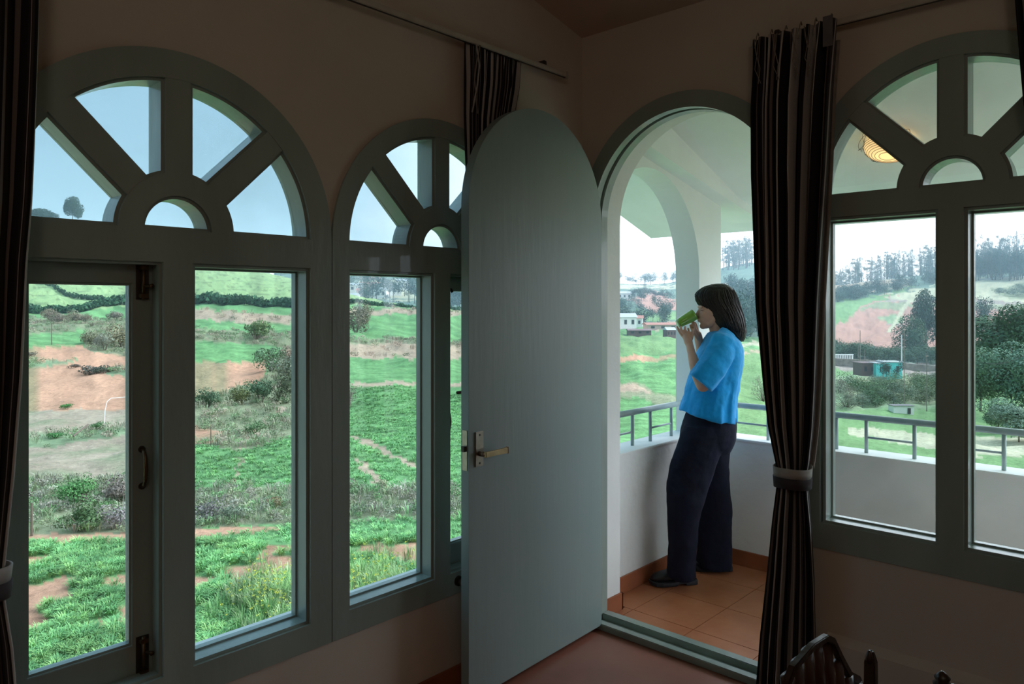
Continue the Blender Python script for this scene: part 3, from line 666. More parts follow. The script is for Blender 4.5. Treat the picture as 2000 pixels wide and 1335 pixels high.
def tuft(n, h, spread, w, seed, droop=.5):
    """feathery tuft: n blades, two triangles each"""
    r = np.random.RandomState(seed); v, f, b = [], [], []
    for i in range(n):
        a = r.uniform(0, 2*PI); l = h*r.uniform(.6, 1.1); o = spread*r.uniform(.3, 1); ba = spread*.5*r.uniform(0, 1)
        c, s = math.cos(a), math.sin(a); tx, ty = -s, c; ww = w*r.uniform(.6, 1.3)
        p0 = (c*ba, s*ba, -.02); p1 = (c*(ba+o*.45), s*(ba+o*.45), l*.75); p2 = (c*(ba+o), s*(ba+o), l*(1-droop*r.uniform(0, 1)*.7)); k = len(v)
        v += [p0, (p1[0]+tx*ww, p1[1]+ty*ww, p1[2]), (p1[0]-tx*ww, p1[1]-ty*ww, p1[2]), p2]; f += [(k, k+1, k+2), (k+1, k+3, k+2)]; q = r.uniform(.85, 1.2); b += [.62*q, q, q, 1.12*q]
    return np.array(v), np.array(f), np.array(b)
def leafcloud(n, rad, hgt, size, seed, lumps=6, base=.0):
    """crown: leaf triangles gathered in lumps"""
    r = np.random.RandomState(seed); v, f, b = [], [], []; L_ = []
    for i in range(lumps):
        a = r.uniform(0, 2*PI); q = r.uniform(.15, .62); zc_ = r.uniform(.22, .78); L_.append((math.cos(a)*q*rad, math.sin(a)*q*rad, base+zc_*hgt, r.uniform(.38, .58), r.uniform(.8, 1.2)))
    for i in range(n):
        lx_, ly_, lz_, lr, lb = L_[r.randint(lumps)]
        d = r.normal(size=3); d /= np.linalg.norm(d); q = r.uniform(.75, 1.05)
        p = np.array([lx_+d[0]*lr*rad*q, ly_+d[1]*lr*rad*q, lz_+d[2]*lr*hgt*.5*q])
        p[2] = max(p[2], .01)
        e1 = np.cross(d, r.normal(size=3)); e1 /= np.linalg.norm(e1); e2 = np.cross(d+r.normal(size=3)*.5, e1); e2 /= np.linalg.norm(e2)
        s = size*r.uniform(.6, 1.3); k = len(v); v += [p+e1*s, p-e1*s*.5+e2*s*.8, p-e1*s*.5-e2*s*.8]; f.append((k, k+1, k+2))
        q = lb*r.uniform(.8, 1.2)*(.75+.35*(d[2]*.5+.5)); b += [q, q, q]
    return np.array(v), np.array(f), np.array(b)
def scatter(kinds, dens, pxr, dr, thin=None, mindist=0):
    """random ground points of the given field kinds; dens per square metre"""
    d0, d1 = dr; p0, p1 = pxr; area = (p1-p0)/FPX*(d1*d1-d0*d0)/2; n = int(area*dens)
    d = np.sqrt(RN.uniform(d0*d0, d1*d1, n)); px = RN.uniform(p0, p1, n); s = (px-CX)/FPX
    x = (FW.x+RT.x*s)*d; y = (FW.y+RT.y*s)*d; z = height(px, d)+bumps(x, y, d); py = CY-FPX*(z-CAMH)/d; sc = np.clip(60/d, .15, 1)
    k = classify(px, py, d, fbm(x*sc, y*sc, 2)*22, fbm(x*.8*sc, y*.8*sc, 3)*9)
    ok = np.isin(k, [TY[q] for q in kinds])
    if thin is not None: ok &= thin(x, y, d)
    return np.stack([x, y, z], 1)[ok], k[ok], px[ok], d[ok]
def field_of(name, temps, pts, s0, s1, cols, label, cat, var=.2):
    n = len(pts); col = np.array(cols)[RN.randint(0, len(cols), n)]*RN.uniform(1-var, 1+var, (n, 1)); b = 1+.5*fbm(pts[:, 0]*.5, pts[:, 1]*.5, 3); col = col*b[:, None]
    V, F, C = merge(temps, pts, RN.uniform(s0, s1, n), RN.uniform(0, 2*PI, n), col)
    return obj(name, np_mesh(name, V, F, C), M['plant'], kind='stuff', label=label, category=cat)
vis = (20, 910)
T1 = [tuft(52, .23, .24, .0075, k) for k in range(5)]
p, k, px_, d_ = scatter(['crop'], 26, vis, (13.5, 27), lambda x, y, d: (fbm(x*.7, y*.7, 4) < .14))
field_of('carrot_crop', T1, p, .8, 1.45, [(.22,.45,.17),(.18,.40,.16),(.30,.52,.18)], 'feathery bright green crop plants nearest the house with bare soil between them', 'crop')
T2 = [tuft(12, .17, .24, .014, 20+k) for k in range(4)]
p, k, px_, d_ = scatter(['crop'], 17, vis, (27, 70))
u = p[:, 0]*.55+p[:, 1]*.83; p = p[np.abs(((u/.8) % 1)-.5) < .40]
field_of('field_crop', T2, p, .7, 1.2, [(.20,.42,.16),(.24,.46,.17),(.17,.37,.15)], 'low green crop rows on the middle fields seen through the left windows', 'crop')
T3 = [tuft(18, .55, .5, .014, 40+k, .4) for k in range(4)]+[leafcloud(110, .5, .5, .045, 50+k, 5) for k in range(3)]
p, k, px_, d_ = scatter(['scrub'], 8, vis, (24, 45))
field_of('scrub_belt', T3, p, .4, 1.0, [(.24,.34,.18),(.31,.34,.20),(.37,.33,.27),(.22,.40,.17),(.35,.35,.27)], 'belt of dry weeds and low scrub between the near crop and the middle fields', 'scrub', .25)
p, k, px_, d_ = scatter(['scrub', 'weedy'], 1.6, vis, (40, 135))
field_of('hillside_scrub', T3, p, .6, 1.4, [(.26,.33,.19),(.35,.33,.23),(.42,.35,.27),(.24,.35,.18)], 'grey brown weeds along the terraces below the tea hill', 'scrub', .25)
p, k, px_, d_ = scatter(['dry'], .25, vis, (90, 200))
field_of('dry_bank_weeds', T3, p, .9, 1.6, [(.44,.33,.26),(.33,.32,.21),(.50,.38,.30)], 'dry reddish weeds on the bank under the tea hedge', 'scrub', .25)
# tall grass with yellow flowers low in the second fixed pane and in the next window
T4 = [tuft(26, .8, .35, .008, 70+k, .3) for k in range(4)]
n_ = 620; q = np.where(RN.rand(n_) < .5, RN.normal(530, 40, n_), RN.normal(730, 50, n_)); dq = np.where(q < 620, RN.normal(20.8, 1.0, n_), RN.normal(21.2, 1.4, n_))
pp = np.array([ground(a, b) for a, b in zip(q, dq)])
field_of('tall_grass', T4, pp, .5, 1.0, [(.32,.48,.18),(.42,.52,.28),(.26,.46,.18)], 'tall pale grass with yellow flowers growing in the near crop', 'grass')
fl = leafcloud(10, .12, .12, .03, 90, 3); fp = pp[RN.rand(n_) < .5]+np.array([0, 0, .62]); fp[:, :2] += RN.uniform(-.3, .3, (len(fp), 2))
field_of('yellow_flowers', [fl], fp, .5, .9, [(.62,.60,.10),(.5,.55,.12)], 'small yellow flowers on the tall grass in the near crop', 'flowers')
# dark hedge along the foot of the tea hill
hx = np.concatenate([np.linspace(-60, 905, 620)]); hyp = np.interp(hx, [-60,48,150,210,268,375,583,680,820,905], [612,608,603,597,592,590,597,590,602,607])
def depth_for(px, py, d0, d1):
    dd = np.linspace(d0, d1, 260); h = height(np.full(260, px), dd); y = CY-FPX*(h-CAMH)/dd; return float(dd[np.argmin(np.abs(y-py))])
TL = [leafcloud(46, .9, 1.5, .26, 100+k, 5) for k in range(4)]
hp = []
for a, b in zip(hx, hyp):
    if a > 900: continue
    dh = depth_for(a, b+3, 120, 200); g = ground(a, dh+RN.uniform(-.6, .6)); hp.append(g)
hp = np.array(hp); sz = np.interp(hx[:len(hp)], [0,200,280,583,680,905], [.9,1.1,1.5,1.25,.65,.7])
col = np.array([(.05,.125,.065)])*RN.uniform(.7, 1.4, (len(hp), 1)); Vh, Fh, Ch = merge(TL, hp, sz*RN.uniform(.8, 1.2, len(hp)), RN.uniform(0, 6.28, len(hp)), col)
obj('tea_hedge', np_mesh('tea_hedge', Vh, Fh, Ch), M['plant'], label='long dark green hedge along the foot of the tea hill', category='hedge')
line = [(48,552),(95,560),(130,574),(175,583),(205,590)]
q = np.linspace(0, 1, 110); lx_ = np.interp(q, np.linspace(0, 1, 5), [a for a, b in line]); ly_ = np.interp(q, np.linspace(0, 1, 5), [b for a, b in line])
hp = np.array([ground(a, depth_for(a, b, 150, 300)) for a, b in zip(lx_, ly_)])
Vh, Fh, Ch = merge(TL, hp, RN.uniform(.5, 1.0, len(hp)), RN.uniform(0, 6.28, len(hp)), np.array([(.05,.12,.06)])*RN.uniform(.7, 1.4, (len(hp), 1)))
obj('tea_hill_bushes', np_mesh('tea_hill_bushes', Vh, Fh, Ch), M['plant'], label='thin dark line of bushes slanting down across the tea hill', category='hedge')

# single shrubs
def crown_obj(name, t, col, parent=None, **kw):
    v, f, b = t; return obj(name, np_mesh(name, v, f, np.array(col)[None]*b[:, None]), M['plant'], parent, **kw)
def shrub(px, d, w, h, col, label, grp=None, n=None, seed=0, stems=True, size=None, name='shrub', lift=0):
    g = ground(px, d); e = empty(name, g, label=label, category='shrub')
    if grp: e['group'] = grp
    n = n or 260; t = leafcloud(n*4, w/2, h, (size or w*.075)*.5, 500+seed, 9)
    c = crown_obj('foliage', t, col); c.parent = e; c.location = (0, 0, lift)
    if stems:
        mb = MB()
        for k in range(4): a = k*1.6+seed; mb.tube([(0,0,-.3),(math.cos(a)*w*.12, math.sin(a)*w*.12, h*.3+lift),(math.cos(a)*w*.25, math.sin(a)*w*.25, h*.6+lift)], [w*.02, w*.013, w*.006], 5)
        s_ = obj('stem', mb, M['bark']); s_.parent = e
    return e
M['bark'] = mat('bark', (.16,.12,.09), .9, .25, 20)
GB = (.15,.24,.12); GD = (.09,.16,.09); GY = (.15,.24,.09); BR = (.20,.17,.12); PG = (.20,.26,.18)
for i, (px, py, d0, d1, w, h, col, lab) in enumerate([
    (405,800,40,90,2.6,1.7,GD,'dark shrub at the left end of the bushy bank in the fixed pane'),
    (470,790,40,90,2.6,1.6,(.13,.15,.06),'olive shrub in the middle of the bushy bank, left of the dark pair'),
    (510,788,40,90,3.0,1.9,GD,'larger dark shrub of the bushy bank below the bare soil field'),
    (550,785,40,90,3.0,2.4,(.10,.12,.07),'brown green shrub at the right end of the bushy bank'),
    (530,722,60,130,4.0,3.0,(.16,.25,.14),'pale green round shrub beside the red earth mound'),
    (565,745,60,130,4.5,2.6,(.22,.24,.17),'grey green shrub on the red earth mound'),
    (573,700,60,130,4.0,2.4,(.36,.25,.19),'reddish dry bush on top of the earth mound'),
    (500,668,70,150,5.0,2.6,(.15,.21,.09),'green shrub on the brown terrace below the tea hedge'),
    (695,650,80,160,6.0,5.0,(.19,.16,.11),'tall brown shrub at the left edge of the window beside the post'),
    (712,632,80,160,5.0,3.6,(.24,.21,.15),'light brown shrub behind the tall brown shrub'),
    (180,727,50,120,3.2,.9,(.13,.14,.12),'low grey bush alone on the bare orange soil'),
    (210,731,50,120,2.6,.8,(.11,.14,.10),'flat dark bush just right of the low grey bush on the soil'),
    (148,716,50,120,1.6,.5,(.14,.12,.10),'tiny dark bush left of the low grey bush on the soil'),
    (58,702,50,120,1.8,.8,(.18,.17,.13),'small brown bush by the left edge of the bare soil'),
    (115,632,80,160,3.2,2.2,(.25,.20,.16),'brown dry bush second in the terrace row under the hedge'),
    (98,630,80,160,3.2,2.4,(.32,.27,.18),'straw coloured dry bush first in the terrace row under the hedge'),
    (145,632,80,160,3.2,2.8,(.32,.28,.19),'rounded straw coloured bush third in the terrace row'),
    (163,632,80,160,3.2,1.8,(.27,.22,.16),'brown dry bush fourth in the terrace row'),
    (225,622,80,160,3.6,1.8,(.26,.23,.18),'faded dry bush at the right end of the terrace row'),
    (240,675,70,150,5.0,3.4,(.26,.23,.14),'big brown green bush above the right end of the bare soil'),
    (178,672,70,150,3.6,2.4,(.28,.29,.18),'straw green bush on the upper edge of the bare soil'),
    (205,684,70,150,3.0,2.4,(.30,.32,.25),'whitish grey bush on the upper edge of the bare soil'),
    (130,806,38,80,1.2,.45,(.07,.24,.07),'bright green weed clump on the orange soil above the pipe'),
    (188,832,36,80,1.3,.6,(.09,.22,.08),'green weed clump beside the leaning stick'),
    (108,855,36,80,1.3,.4,(.08,.25,.08),'bright green weed clump left of the leaning stick'),
    (155,985,26,50,2.0,1.0,(.10,.23,.08),'leafy green shrub in the scrub belt of the left pane'),
    (235,975,26,50,2.0,1.1,(.24,.20,.17),'bare brownish shrub at the right of the scrub belt in the left pane'),
    (160,1040,24,40,1.9,1.1,(.10,.16,.07),'dark green shrub by the fence post'),
    (225,1035,24,40,1.7,.9,(.28,.24,.23),'grey twiggy shrub right of the dark one by the fence post'),
    (500,855,32,70,1.8,.8,(.14,.24,.11),'green shrub on the grassy bank above the crop rows'),
    (400,1010,26,45,1.6,.8,(.22,.20,.19),'grey twiggy shrub at the left of the fixed pane scrub'),
    (455,1012,26,45,1.6,.7,(.20,.24,.17),'grey green shrub in the middle of the fixed pane scrub'),
    (540,985,26,45,1.0,.5,(.30,.22,.12),'small rusty shrub in the scrub of the fixed pane'),
    (680,790,40,80,1.8,2.0,(.22,.19,.15),'brown bush cut by the left edge of the narrow window'),
    ]):
    shrub(px, depth_for(px, py, d0, d1), w, h, col, lab, seed=i, n=220 if h < 1 else 340, size=w*.055)
# trees
def tree(name, px, d, h, w, col, label, kind='round', seed=0, grp=None, trunk=.25, n=320, size=None, base=None):
    g = base or ground(px, d); e = empty(name, g, label=label, category='tree')
    if grp: e['group'] = grp
    n = n*4; seed = seed % 97; key = (kind, seed, n); hh = h*(1-trunk)
    if key not in TREES:
        if kind == 'round': t = leafcloud(n, .5, 1, size*.75 if size else .035*math.sqrt(640/n), seed, 12)
        elif kind == 'conifer':
            r = np.random.RandomState(seed); v, f, b = [], [], []
            for i in range(n):
                z = r.rand()**1.2; q = .5*(1-z)**.8*r.uniform(.5, 1)+.02; a = r.uniform(0, 6.28); p = np.array([math.cos(a)*q, math.sin(a)*q, z]); s = .045*r.uniform(.5, 1.1)
                o_ = np.array([math.cos(a), math.sin(a), -.3])*s; t_ = np.array([-math.sin(a), math.cos(a), 0])*s*.6; k = len(v); v += [p+o_, p-o_*.6+t_, p-o_*.6-t_]; f.append((k, k+1, k+2)); q = r.uniform(.7, 1.3); b += [q]*3
            t = (np.array(v), np.array(f), np.array(b))
        else:                # sparse eucalyptus: thin lumps up a stem
            r = np.random.RandomState(seed); vs = []
            V_, F_, B_ = [], [], []; o = 0
            for k in range(7):
                z = .08+.85*k/6; q = .42*(1-abs(z-.5)); a = r.uniform(0, 6.28); v, f, b = leafcloud(n//7, r.uniform(.22, .36), r.uniform(.14, .26), .022, seed*10+k, 3)
                v = v+np.array([math.cos(a)*q*.6, math.sin(a)*q*.6, z-.1]); V_.append(v); F_.append(f+o); B_.append(b); o += len(v)
            t = (np.concatenate(V_), np.concatenate(F_), np.concatenate(B_))
        v, f, b = t; TREES[key] = np_mesh(kind+'_crown', v, f, b[:, None]*np.ones((1, 3)))
    ck = (key, tuple(col))
    if ck not in CROWNS:
        me = TREES[key].copy(); a = me.attributes['Col']; arr = np.empty(len(me.vertices)*4, np.float32); a.data.foreach_get('color', arr); arr = arr.reshape(-1, 4); arr[:, :3] *= np.array(col); a.data.foreach_set('color', arr.ravel()); CROWNS[ck] = me
    c = bpy.data.objects.new('crown', CROWNS[ck]); COL.objects.link(c); c.parent = e; c.location = (0, 0, h*trunk*.8); c.scale = (w, w, hh*1.05); c.rotation_euler = (0, 0, random.uniform(0, 6.28))
    if not CROWNS[ck].materials: CROWNS[ck].materials.append(M['plant'])
    if 'trunk' not in TREES: TREES['trunk'] = MB().tube([(0,0,-.03),(.012,0,.3),(-.01,.008,.62),(0,0,.95)], [.014,.011,.008,.002], 6).mesh('trunk', True); TREES['trunk'].materials.append(M['bark'])
    tr = bpy.data.objects.new('trunk', TREES['trunk']); COL.objects.link(tr); tr.parent = e; tr.scale = (h*1.2, h*1.2, h)
    return e
TREES, CROWNS = {}, {}
EU = (.11,.16,.13); EUL = (.22,.24,.19); FO = (.075,.125,.105)
def dcrest(px, d0, d1): 
    dd = np.linspace(d0, d1, 120); h = height(np.full(120, px), dd); y = CY-FPX*(h-CAMH)/dd; return float(dd[np.argmin(y)])
# hill crest, upper left
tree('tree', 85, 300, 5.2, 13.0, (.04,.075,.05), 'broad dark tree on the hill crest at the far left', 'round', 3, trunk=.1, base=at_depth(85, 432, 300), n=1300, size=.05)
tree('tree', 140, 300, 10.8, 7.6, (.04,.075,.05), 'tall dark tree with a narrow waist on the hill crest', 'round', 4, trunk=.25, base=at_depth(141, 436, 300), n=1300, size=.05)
# forest around the far town
for i in range(120):
    px = RN.uniform(470, 905); y = RN.uniform(530, 600) if px > 640 else RN.uniform(515, 545)
    if 690 < px < 790 and 545 < y < 585 and RN.rand() < .7: continue
    d = depth_for(px, y, 400, 800)
    tree('forest_tree', px, d, RN.uniform(13, 22), RN.uniform(9, 15), FO if i % 3 else EU, 'hazy bluish tree among the far town behind the tea hill', 'eucalyptus' if i % 2 else 'round', 20+i % 5, 'trees around the far town', trunk=.2, n=140)
for i in range(16):
    px = RN.uniform(868, 906); tree('forest_tree', px, depth_for(px, RN.uniform(590, 606), 210, 420), RN.uniform(9, 13), RN.uniform(8, 11), FO, 'hazy blue tree of the clump between casement and open door leaf', 'round', 20+i % 3, 'trees beside the open door leaf', trunk=.15, n=180)
# behind the balcony door
for i in range(34):
    px = RN.uniform(1195, 1335); d = dcrest(px, 600, 900)-RN.uniform(0, 40); tree('skyline_tree', px, d, RN.uniform(8, 15), RN.uniform(7, 12), EU, 'small pale tree on the skyline behind the side arch', 'eucalyptus' if i % 2 else 'round', 20+i % 5, 'skyline trees behind the side arch', n=140)
tree('pine_tree', 1260, 420, 9.5, 3.6, FO, 'dark pine standing alone on the hilltop behind the side arch', 'conifer', 2, base=at_depth(1260, 569, 470), trunk=.12)
tree('tree', 1294, 420, 7, 4.0, FO, 'dark leaning tree at the right end of the hilltop behind the side arch', 'round', 5, base=at_depth(1294, 582, 470), trunk=.15)
for i in range(26):
    px = np.interp(i, [0, 25], [1226, 1300]); tree('hilltop_bush', px, 430, RN.uniform(2.5, 3.8), RN.uniform(4, 6), FO, 'dark bush along the red hilltop behind the side arch', 'round', 20+i % 3, 'bushes along the red hilltop', base=at_depth(px, float(np.interp(px, [1226,1262,1300], [576,572,584])), 472), trunk=.05, n=140)
for i in range(40):
    px = RN.uniform(1195, 1310); y = RN.uniform(585, 645); tree('slope_tree', px, depth_for(px, y, 250, 600), RN.uniform(4, 7), RN.uniform(4, 7), EU if i % 2 else FO, 'small tree on the far slope behind the side arch', 'round', 20+i % 4, 'trees on the far slope behind the side arch', trunk=.1, n=140)
for i in range(60):
    px = RN.uniform(1405, 1520); d = dcrest(px, 600, 900)-RN.uniform(0, 120); tree('ridge_tree', px, d, RN.uniform(18, 30), RN.uniform(7, 13), EUL if i % 2 else EU, 'slender pale tree on the ridge behind the woman', 'eucalyptus', 20+i % 5, 'ridge trees behind the woman', n=160)
for i in range(80):
    px = RN.uniform(1405, 1530); y = RN.uniform(575, 668); tree('slope_tree', px, depth_for(px, y, 180, 560), RN.uniform(8, 15), RN.uniform(7, 13), FO, 'blue green tree on the slope behind the woman', 'round', 20+i % 4, 'trees on the slope behind the woman', trunk=.1, n=160)
# ridge right
for i in range(230):
    px = RN.uniform(1605, 2080)
    if 1838 < px < 1878: continue
    d = dcrest(px, 400, 640)+RN.uniform(-30, 60); big = np.interp(px, [1620,1680,1760,1835,1890,2000], [10,20,22,24,27,28])
    tree('ridge_tree', px, d, big*RN.uniform(.65, 1.08), RN.uniform(6, 12), (EUL if 1690 < px < 1835 and i % 2 else EU) if px < 1860 else FO, 'slender tree of the eucalyptus belt on the ridge, left part' if px < 1860 else 'dark blue green tree of the dense belt on the ridge, right part',
         'eucalyptus' if i % 4 else 'conifer', 20+i % 5, 'slender ridge trees in the left part of the belt' if px < 1860 else 'dense ridge trees in the right part of the belt', n=170, trunk=.04)
for i in range(46):
    px = RN.uniform(1890, 2060); d = depth_for(px, RN.uniform(538, 548), 380, 600); tree('ridge_tree', px, d, RN.uniform(14, 22), RN.uniform(9, 13), FO, 'full crowned tree at the foot of the dense ridge belt', 'round', 20+i % 4, 'lower row of the dense ridge belt', n=170, trunk=.08)
for i in range(52):
    px = RN.uniform(1608, 1840); y = np.interp(px, [1608,1640,1720,1780,1840], [594,586,572,560,548])+RN.uniform(-6, 5); tree('slope_tree', px, depth_for(px, y, 300, 620), RN.uniform(5, 9), RN.uniform(7, 11), FO if i % 3 else EU, 'dark tree in the line slanting down between red slope and green slope', 'round', 20+i % 4, 'slanting tree line below the ridge', n=160, trunk=.05)
for i in range(44):
    px = RN.uniform(1600, 1840); y = RN.uniform(690, 703)+(px-1600)*.05; tree('roadside_tree', px, depth_for(px, y, 185, 300), RN.uniform(3.5, 5), RN.uniform(5, 8), GD, 'dark bushy tree in the row above the road', 'round', 20+i % 4, 'row of bushy trees above the road', n=160, trunk=.05)
for i in range(24):
    px = RN.uniform(1890, 2010); y = RN.uniform(538, 560)*.2+560; tree('slope_bush', RN.uniform(1950, 2060), depth_for(1990, RN.uniform(560, 580), 260, 460), RN.uniform(2, 4), RN.uniform(5, 9), PG, 'grey green bush on the pale upper slope at the right edge', 'round', 20+i % 4, 'bushes on the pale upper slope', n=140, trunk=.05)
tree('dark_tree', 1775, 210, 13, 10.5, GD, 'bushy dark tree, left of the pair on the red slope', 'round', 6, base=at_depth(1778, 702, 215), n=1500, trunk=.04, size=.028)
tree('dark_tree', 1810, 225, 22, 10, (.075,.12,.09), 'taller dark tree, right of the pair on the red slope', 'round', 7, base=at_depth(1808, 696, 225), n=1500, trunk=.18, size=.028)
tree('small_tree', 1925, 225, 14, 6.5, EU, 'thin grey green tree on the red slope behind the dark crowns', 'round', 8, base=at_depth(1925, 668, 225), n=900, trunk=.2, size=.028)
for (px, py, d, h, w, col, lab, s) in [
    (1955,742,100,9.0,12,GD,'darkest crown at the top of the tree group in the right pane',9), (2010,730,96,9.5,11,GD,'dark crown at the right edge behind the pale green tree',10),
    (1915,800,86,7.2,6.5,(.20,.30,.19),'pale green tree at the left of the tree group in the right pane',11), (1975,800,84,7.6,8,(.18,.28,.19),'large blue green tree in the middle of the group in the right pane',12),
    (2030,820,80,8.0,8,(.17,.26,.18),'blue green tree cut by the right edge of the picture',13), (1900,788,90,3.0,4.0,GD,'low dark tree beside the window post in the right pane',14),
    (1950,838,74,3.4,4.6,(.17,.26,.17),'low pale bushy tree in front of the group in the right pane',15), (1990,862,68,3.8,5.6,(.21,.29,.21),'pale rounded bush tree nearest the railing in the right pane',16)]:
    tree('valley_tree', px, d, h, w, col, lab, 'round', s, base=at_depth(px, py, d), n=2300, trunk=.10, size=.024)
for i in range(36):
    px = RN.uniform(1660, 1850); y = RN.uniform(750, 792); tree('thicket_bush', px, depth_for(px, y, 90, 170), RN.uniform(2.0, 3.6), RN.uniform(3.5, 5.5), (GB, (.16,.20,.10), PG)[i % 3], 'green bush in the thicket behind the white shack', 'round', 20+i % 4, 'thicket behind the white shack', n=420, trunk=.05)
def bare_shrub(px, py, d, w, h, label, seed):
    d = depth_for(px, py, d*.6, d*1.6); g = at_depth(px, py, d); e = empty('bare_shrub', g, label=label, category='shrub'); r = np.random.RandomState(seed)
    mb = MB()
    for k in range(46):
        a = r.uniform(0, 6.28); el = r.uniform(.15, 1.45); R1 = Vector((math.cos(a)*math.cos(el)*w/2, math.sin(a)*math.cos(el)*w/2, math.sin(el)*h*.92+.05))
        m1 = R1*.45+Vector((r.normal()*.06*w, r.normal()*.06*w, .05*h)); mb.tube([(0,0,-.2), m1, R1], [w*.006, w*.004, w*.001], 3, False)
        for q in range(5):
            t = r.uniform(.35, .9); p0 = m1.lerp(R1, t) if t > .45 else m1*(t/.45); p1 = p0+Vector((r.normal(), r.normal(), abs(r.normal())*.6)).normalized()*w*.14; mb.tube([p0, p1], [w*.0025, w*.0008], 3, False)
    b_ = obj('twigs', mb, M['bark']); b_.parent = e
    c = crown_obj('foliage', leafcloud(2600, w/2, h, w*.011, seed, 14), (.30,.32,.25)); c.parent = e
bare_shrub(1490, 783, 62, 3.4, 3.4, 'round grey twiggy shrub below the slope behind the woman', 1)
bare_shrub(1655, 798, 95, 4.4, 3.6, 'grey twiggy shrub left of the white shack', 2)
bare_shrub(1640, 770, 110, 5.0, 2.6, 'brownish twiggy shrub behind the grey one left of the shack', 3)

# ------------------------------------------------------------------ houses, walls and poles in the valley
M['h_white'] = mat('whitewash', (.78,.77,.74), .8, .06, 2); M['h_pink'] = mat('pink_plaster', (.62,.40,.36), .8, .06, 2)
M['h_roof'] = mat('tile_roof', (.40,.17,.13), .8, .1, 2); M['h_tin'] = mat('tin_roof', (.40,.42,.44), .6, .1, 2); M['h_teal'] = mat('turquoise_plaster', (.10,.62,.62), .8, .06, 2)
M['h_brown'] = mat('brown_plaster', (.16,.10,.10), .8, .06, 2); M['h_dark'] = mat('dark_opening', (.03,.035,.045), .5, .1, 2); M['stone'] = mat('stone_wall', (.30,.25,.21), .95, .3, 1.2)
def house(px, py, d, w, h, dp, wall, roof, label, rot=0, grp=None, gable=.3, wins=3, name='house'):
    d2 = depth_for(px, py, d*.55, d*1.7); w *= d2/d; h *= d2/d; dp *= d2/d; d = d2
    e = empty(name, at_depth(px, py, d), label=label, category='house')
    if grp: e['group'] = grp
    e.rotation_euler = (0, 0, TH-PI/2+rot)
    def ch(n, mb, m, p=e): o = obj(n, mb, m); o.parent = p; return o
    wobj = ch('walls', MB().box((-w/2, 0, -1.5), (w/2, dp, h)), M[wall])
    rh = h*gable; o = .05*w
    ch('roof', MB().loft([[(x, -o, h), (x, dp+o, h), (x, dp/2, h+rh+.05)] for x in (-w/2-o, w/2+o)]) if gable > .1 else MB().box((-w/2-o, -o, h), (w/2+o, dp+o, h*1.06)), M[roof])
    for k in range(wins):
        x = -w/2+w*(k+.5)/wins; f = ch('window', MB().box((x-w*.06, -.06, h*.42), (x+w*.06, 0, h*.78)), M['h_dark'], wobj)
    return e
rr_ = RN
for i, (px, py, d, w, h, c, r) in enumerate([(688,572,560,16,6,'h_white','h_tin'),(700,548,660,14,6,'h_white','h_roof'),(722,546,680,18,6,'h_pink','h_roof'),(741,545,690,13,6,'h_white','h_roof'),(715,580,540,14,5,'h_pink','h_roof'),
    (738,582,540,12,6,'h_white','h_tin'),(760,556,640,12,6,'h_white','h_tin'),(775,548,660,16,6,'h_pink','h_roof'),(793,544,690,14,6,'h_white','h_roof'),(728,566,600,18,5,'h_pink','h_roof'),(752,572,580,10,6,'h_white','h_roof'),(770,578,560,11,7,'h_white','h_tin'),(786,565,620,10,7,'h_white','h_tin'),(505,541,620,14,6,'h_white','h_tin'),(516,543,630,10,5,'h_white','h_tin'),(682,590,420,7,4,'h_white','h_tin')]):
    house(px, py, d, w, h, 8, c, r, {'h_white':'white','h_pink':'pink'}[c]+' house with '+{'h_roof':'a red tiled roof','h_tin':'a grey roof'}[r]+' in the far town'+(' left of the window post' if px < 600 else ''), rr_.uniform(-.5, .5), {'h_white':'white','h_pink':'pink'}[c]+' far town houses with '+{'h_roof':'red','h_tin':'grey'}[r]+' roofs'+(' left of the post' if px < 600 else ''))
house(1222, 643, 300, 9, 5, 6, 'h_white', 'h_tin', 'white house by the left edge of the side arch view', .1); house(1236, 640, 310, 8, 4, 6, 'h_white', 'h_roof', 'white house with red roof just right of the leftmost one in the side arch', -.2)
house(1250, 655, 230, 7, 1.6, 4, 'h_brown', 'h_brown', 'long brown shed in the fields behind the side arch', 0, gable=.25); house(1312, 660, 200, 2.6, 2.2, 3, 'h_brown', 'h_tin', 'small dark shed beside the balcony column', .2)
house(1295, 646, 260, 11, 2.2, 6, 'h_pink', 'h_roof', 'low red roofed shed behind the side arch, right of the brown shed', .1)
house(1220, 586, 430, 8, 4, 6, 'h_white', 'h_tin', 'small white house high on the slope behind the side arch', .1)
house(1704, 735, 150, 4.2, 2.6, 4, 'h_brown', 'h_brown', 'brown hut left of the two turquoise houses', 0, gable=.05); house(1720, 737, 150, 1.8, 2.8, 3, 'h_teal', 'h_tin', 'narrow turquoise house, left of the pair', 0, gable=.05, wins=1)
house(1744, 739, 148, 3.6, 3.2, 3, 'h_teal', 'h_tin', 'turquoise house, right and wider of the pair', 0, gable=.05, wins=2)
for i, px in enumerate((1725, 1731, 1755)): tree('small_tree', px, 146, 3.4, 2.6, FO, 'dark small tree between the turquoise houses', 'round', 20+i, 'small trees between the turquoise houses', base=at_depth(px, 738, 145), n=160, trunk=.1)
sh_ = house(1765, 805, 108, 2.9, .95, 1.6, 'h_white', 'h_dark', 'small white shack with a dark doorway in the meadow beyond the railing', 0, gable=.05, wins=0, name='shack')
o = obj('doorway', MB().box((.5, -.05, -.2), (.9, 0, .55)), M['h_dark']); o.parent = sh_
house(1450, 563, 520, 8, 4, 6, 'h_white', 'h_tin', 'white building in the trees behind the woman, left of two'); house(1478, 566, 520, 12, 3.5, 6, 'h_white', 'h_tin', 'long white building in the trees behind the woman, right of two')
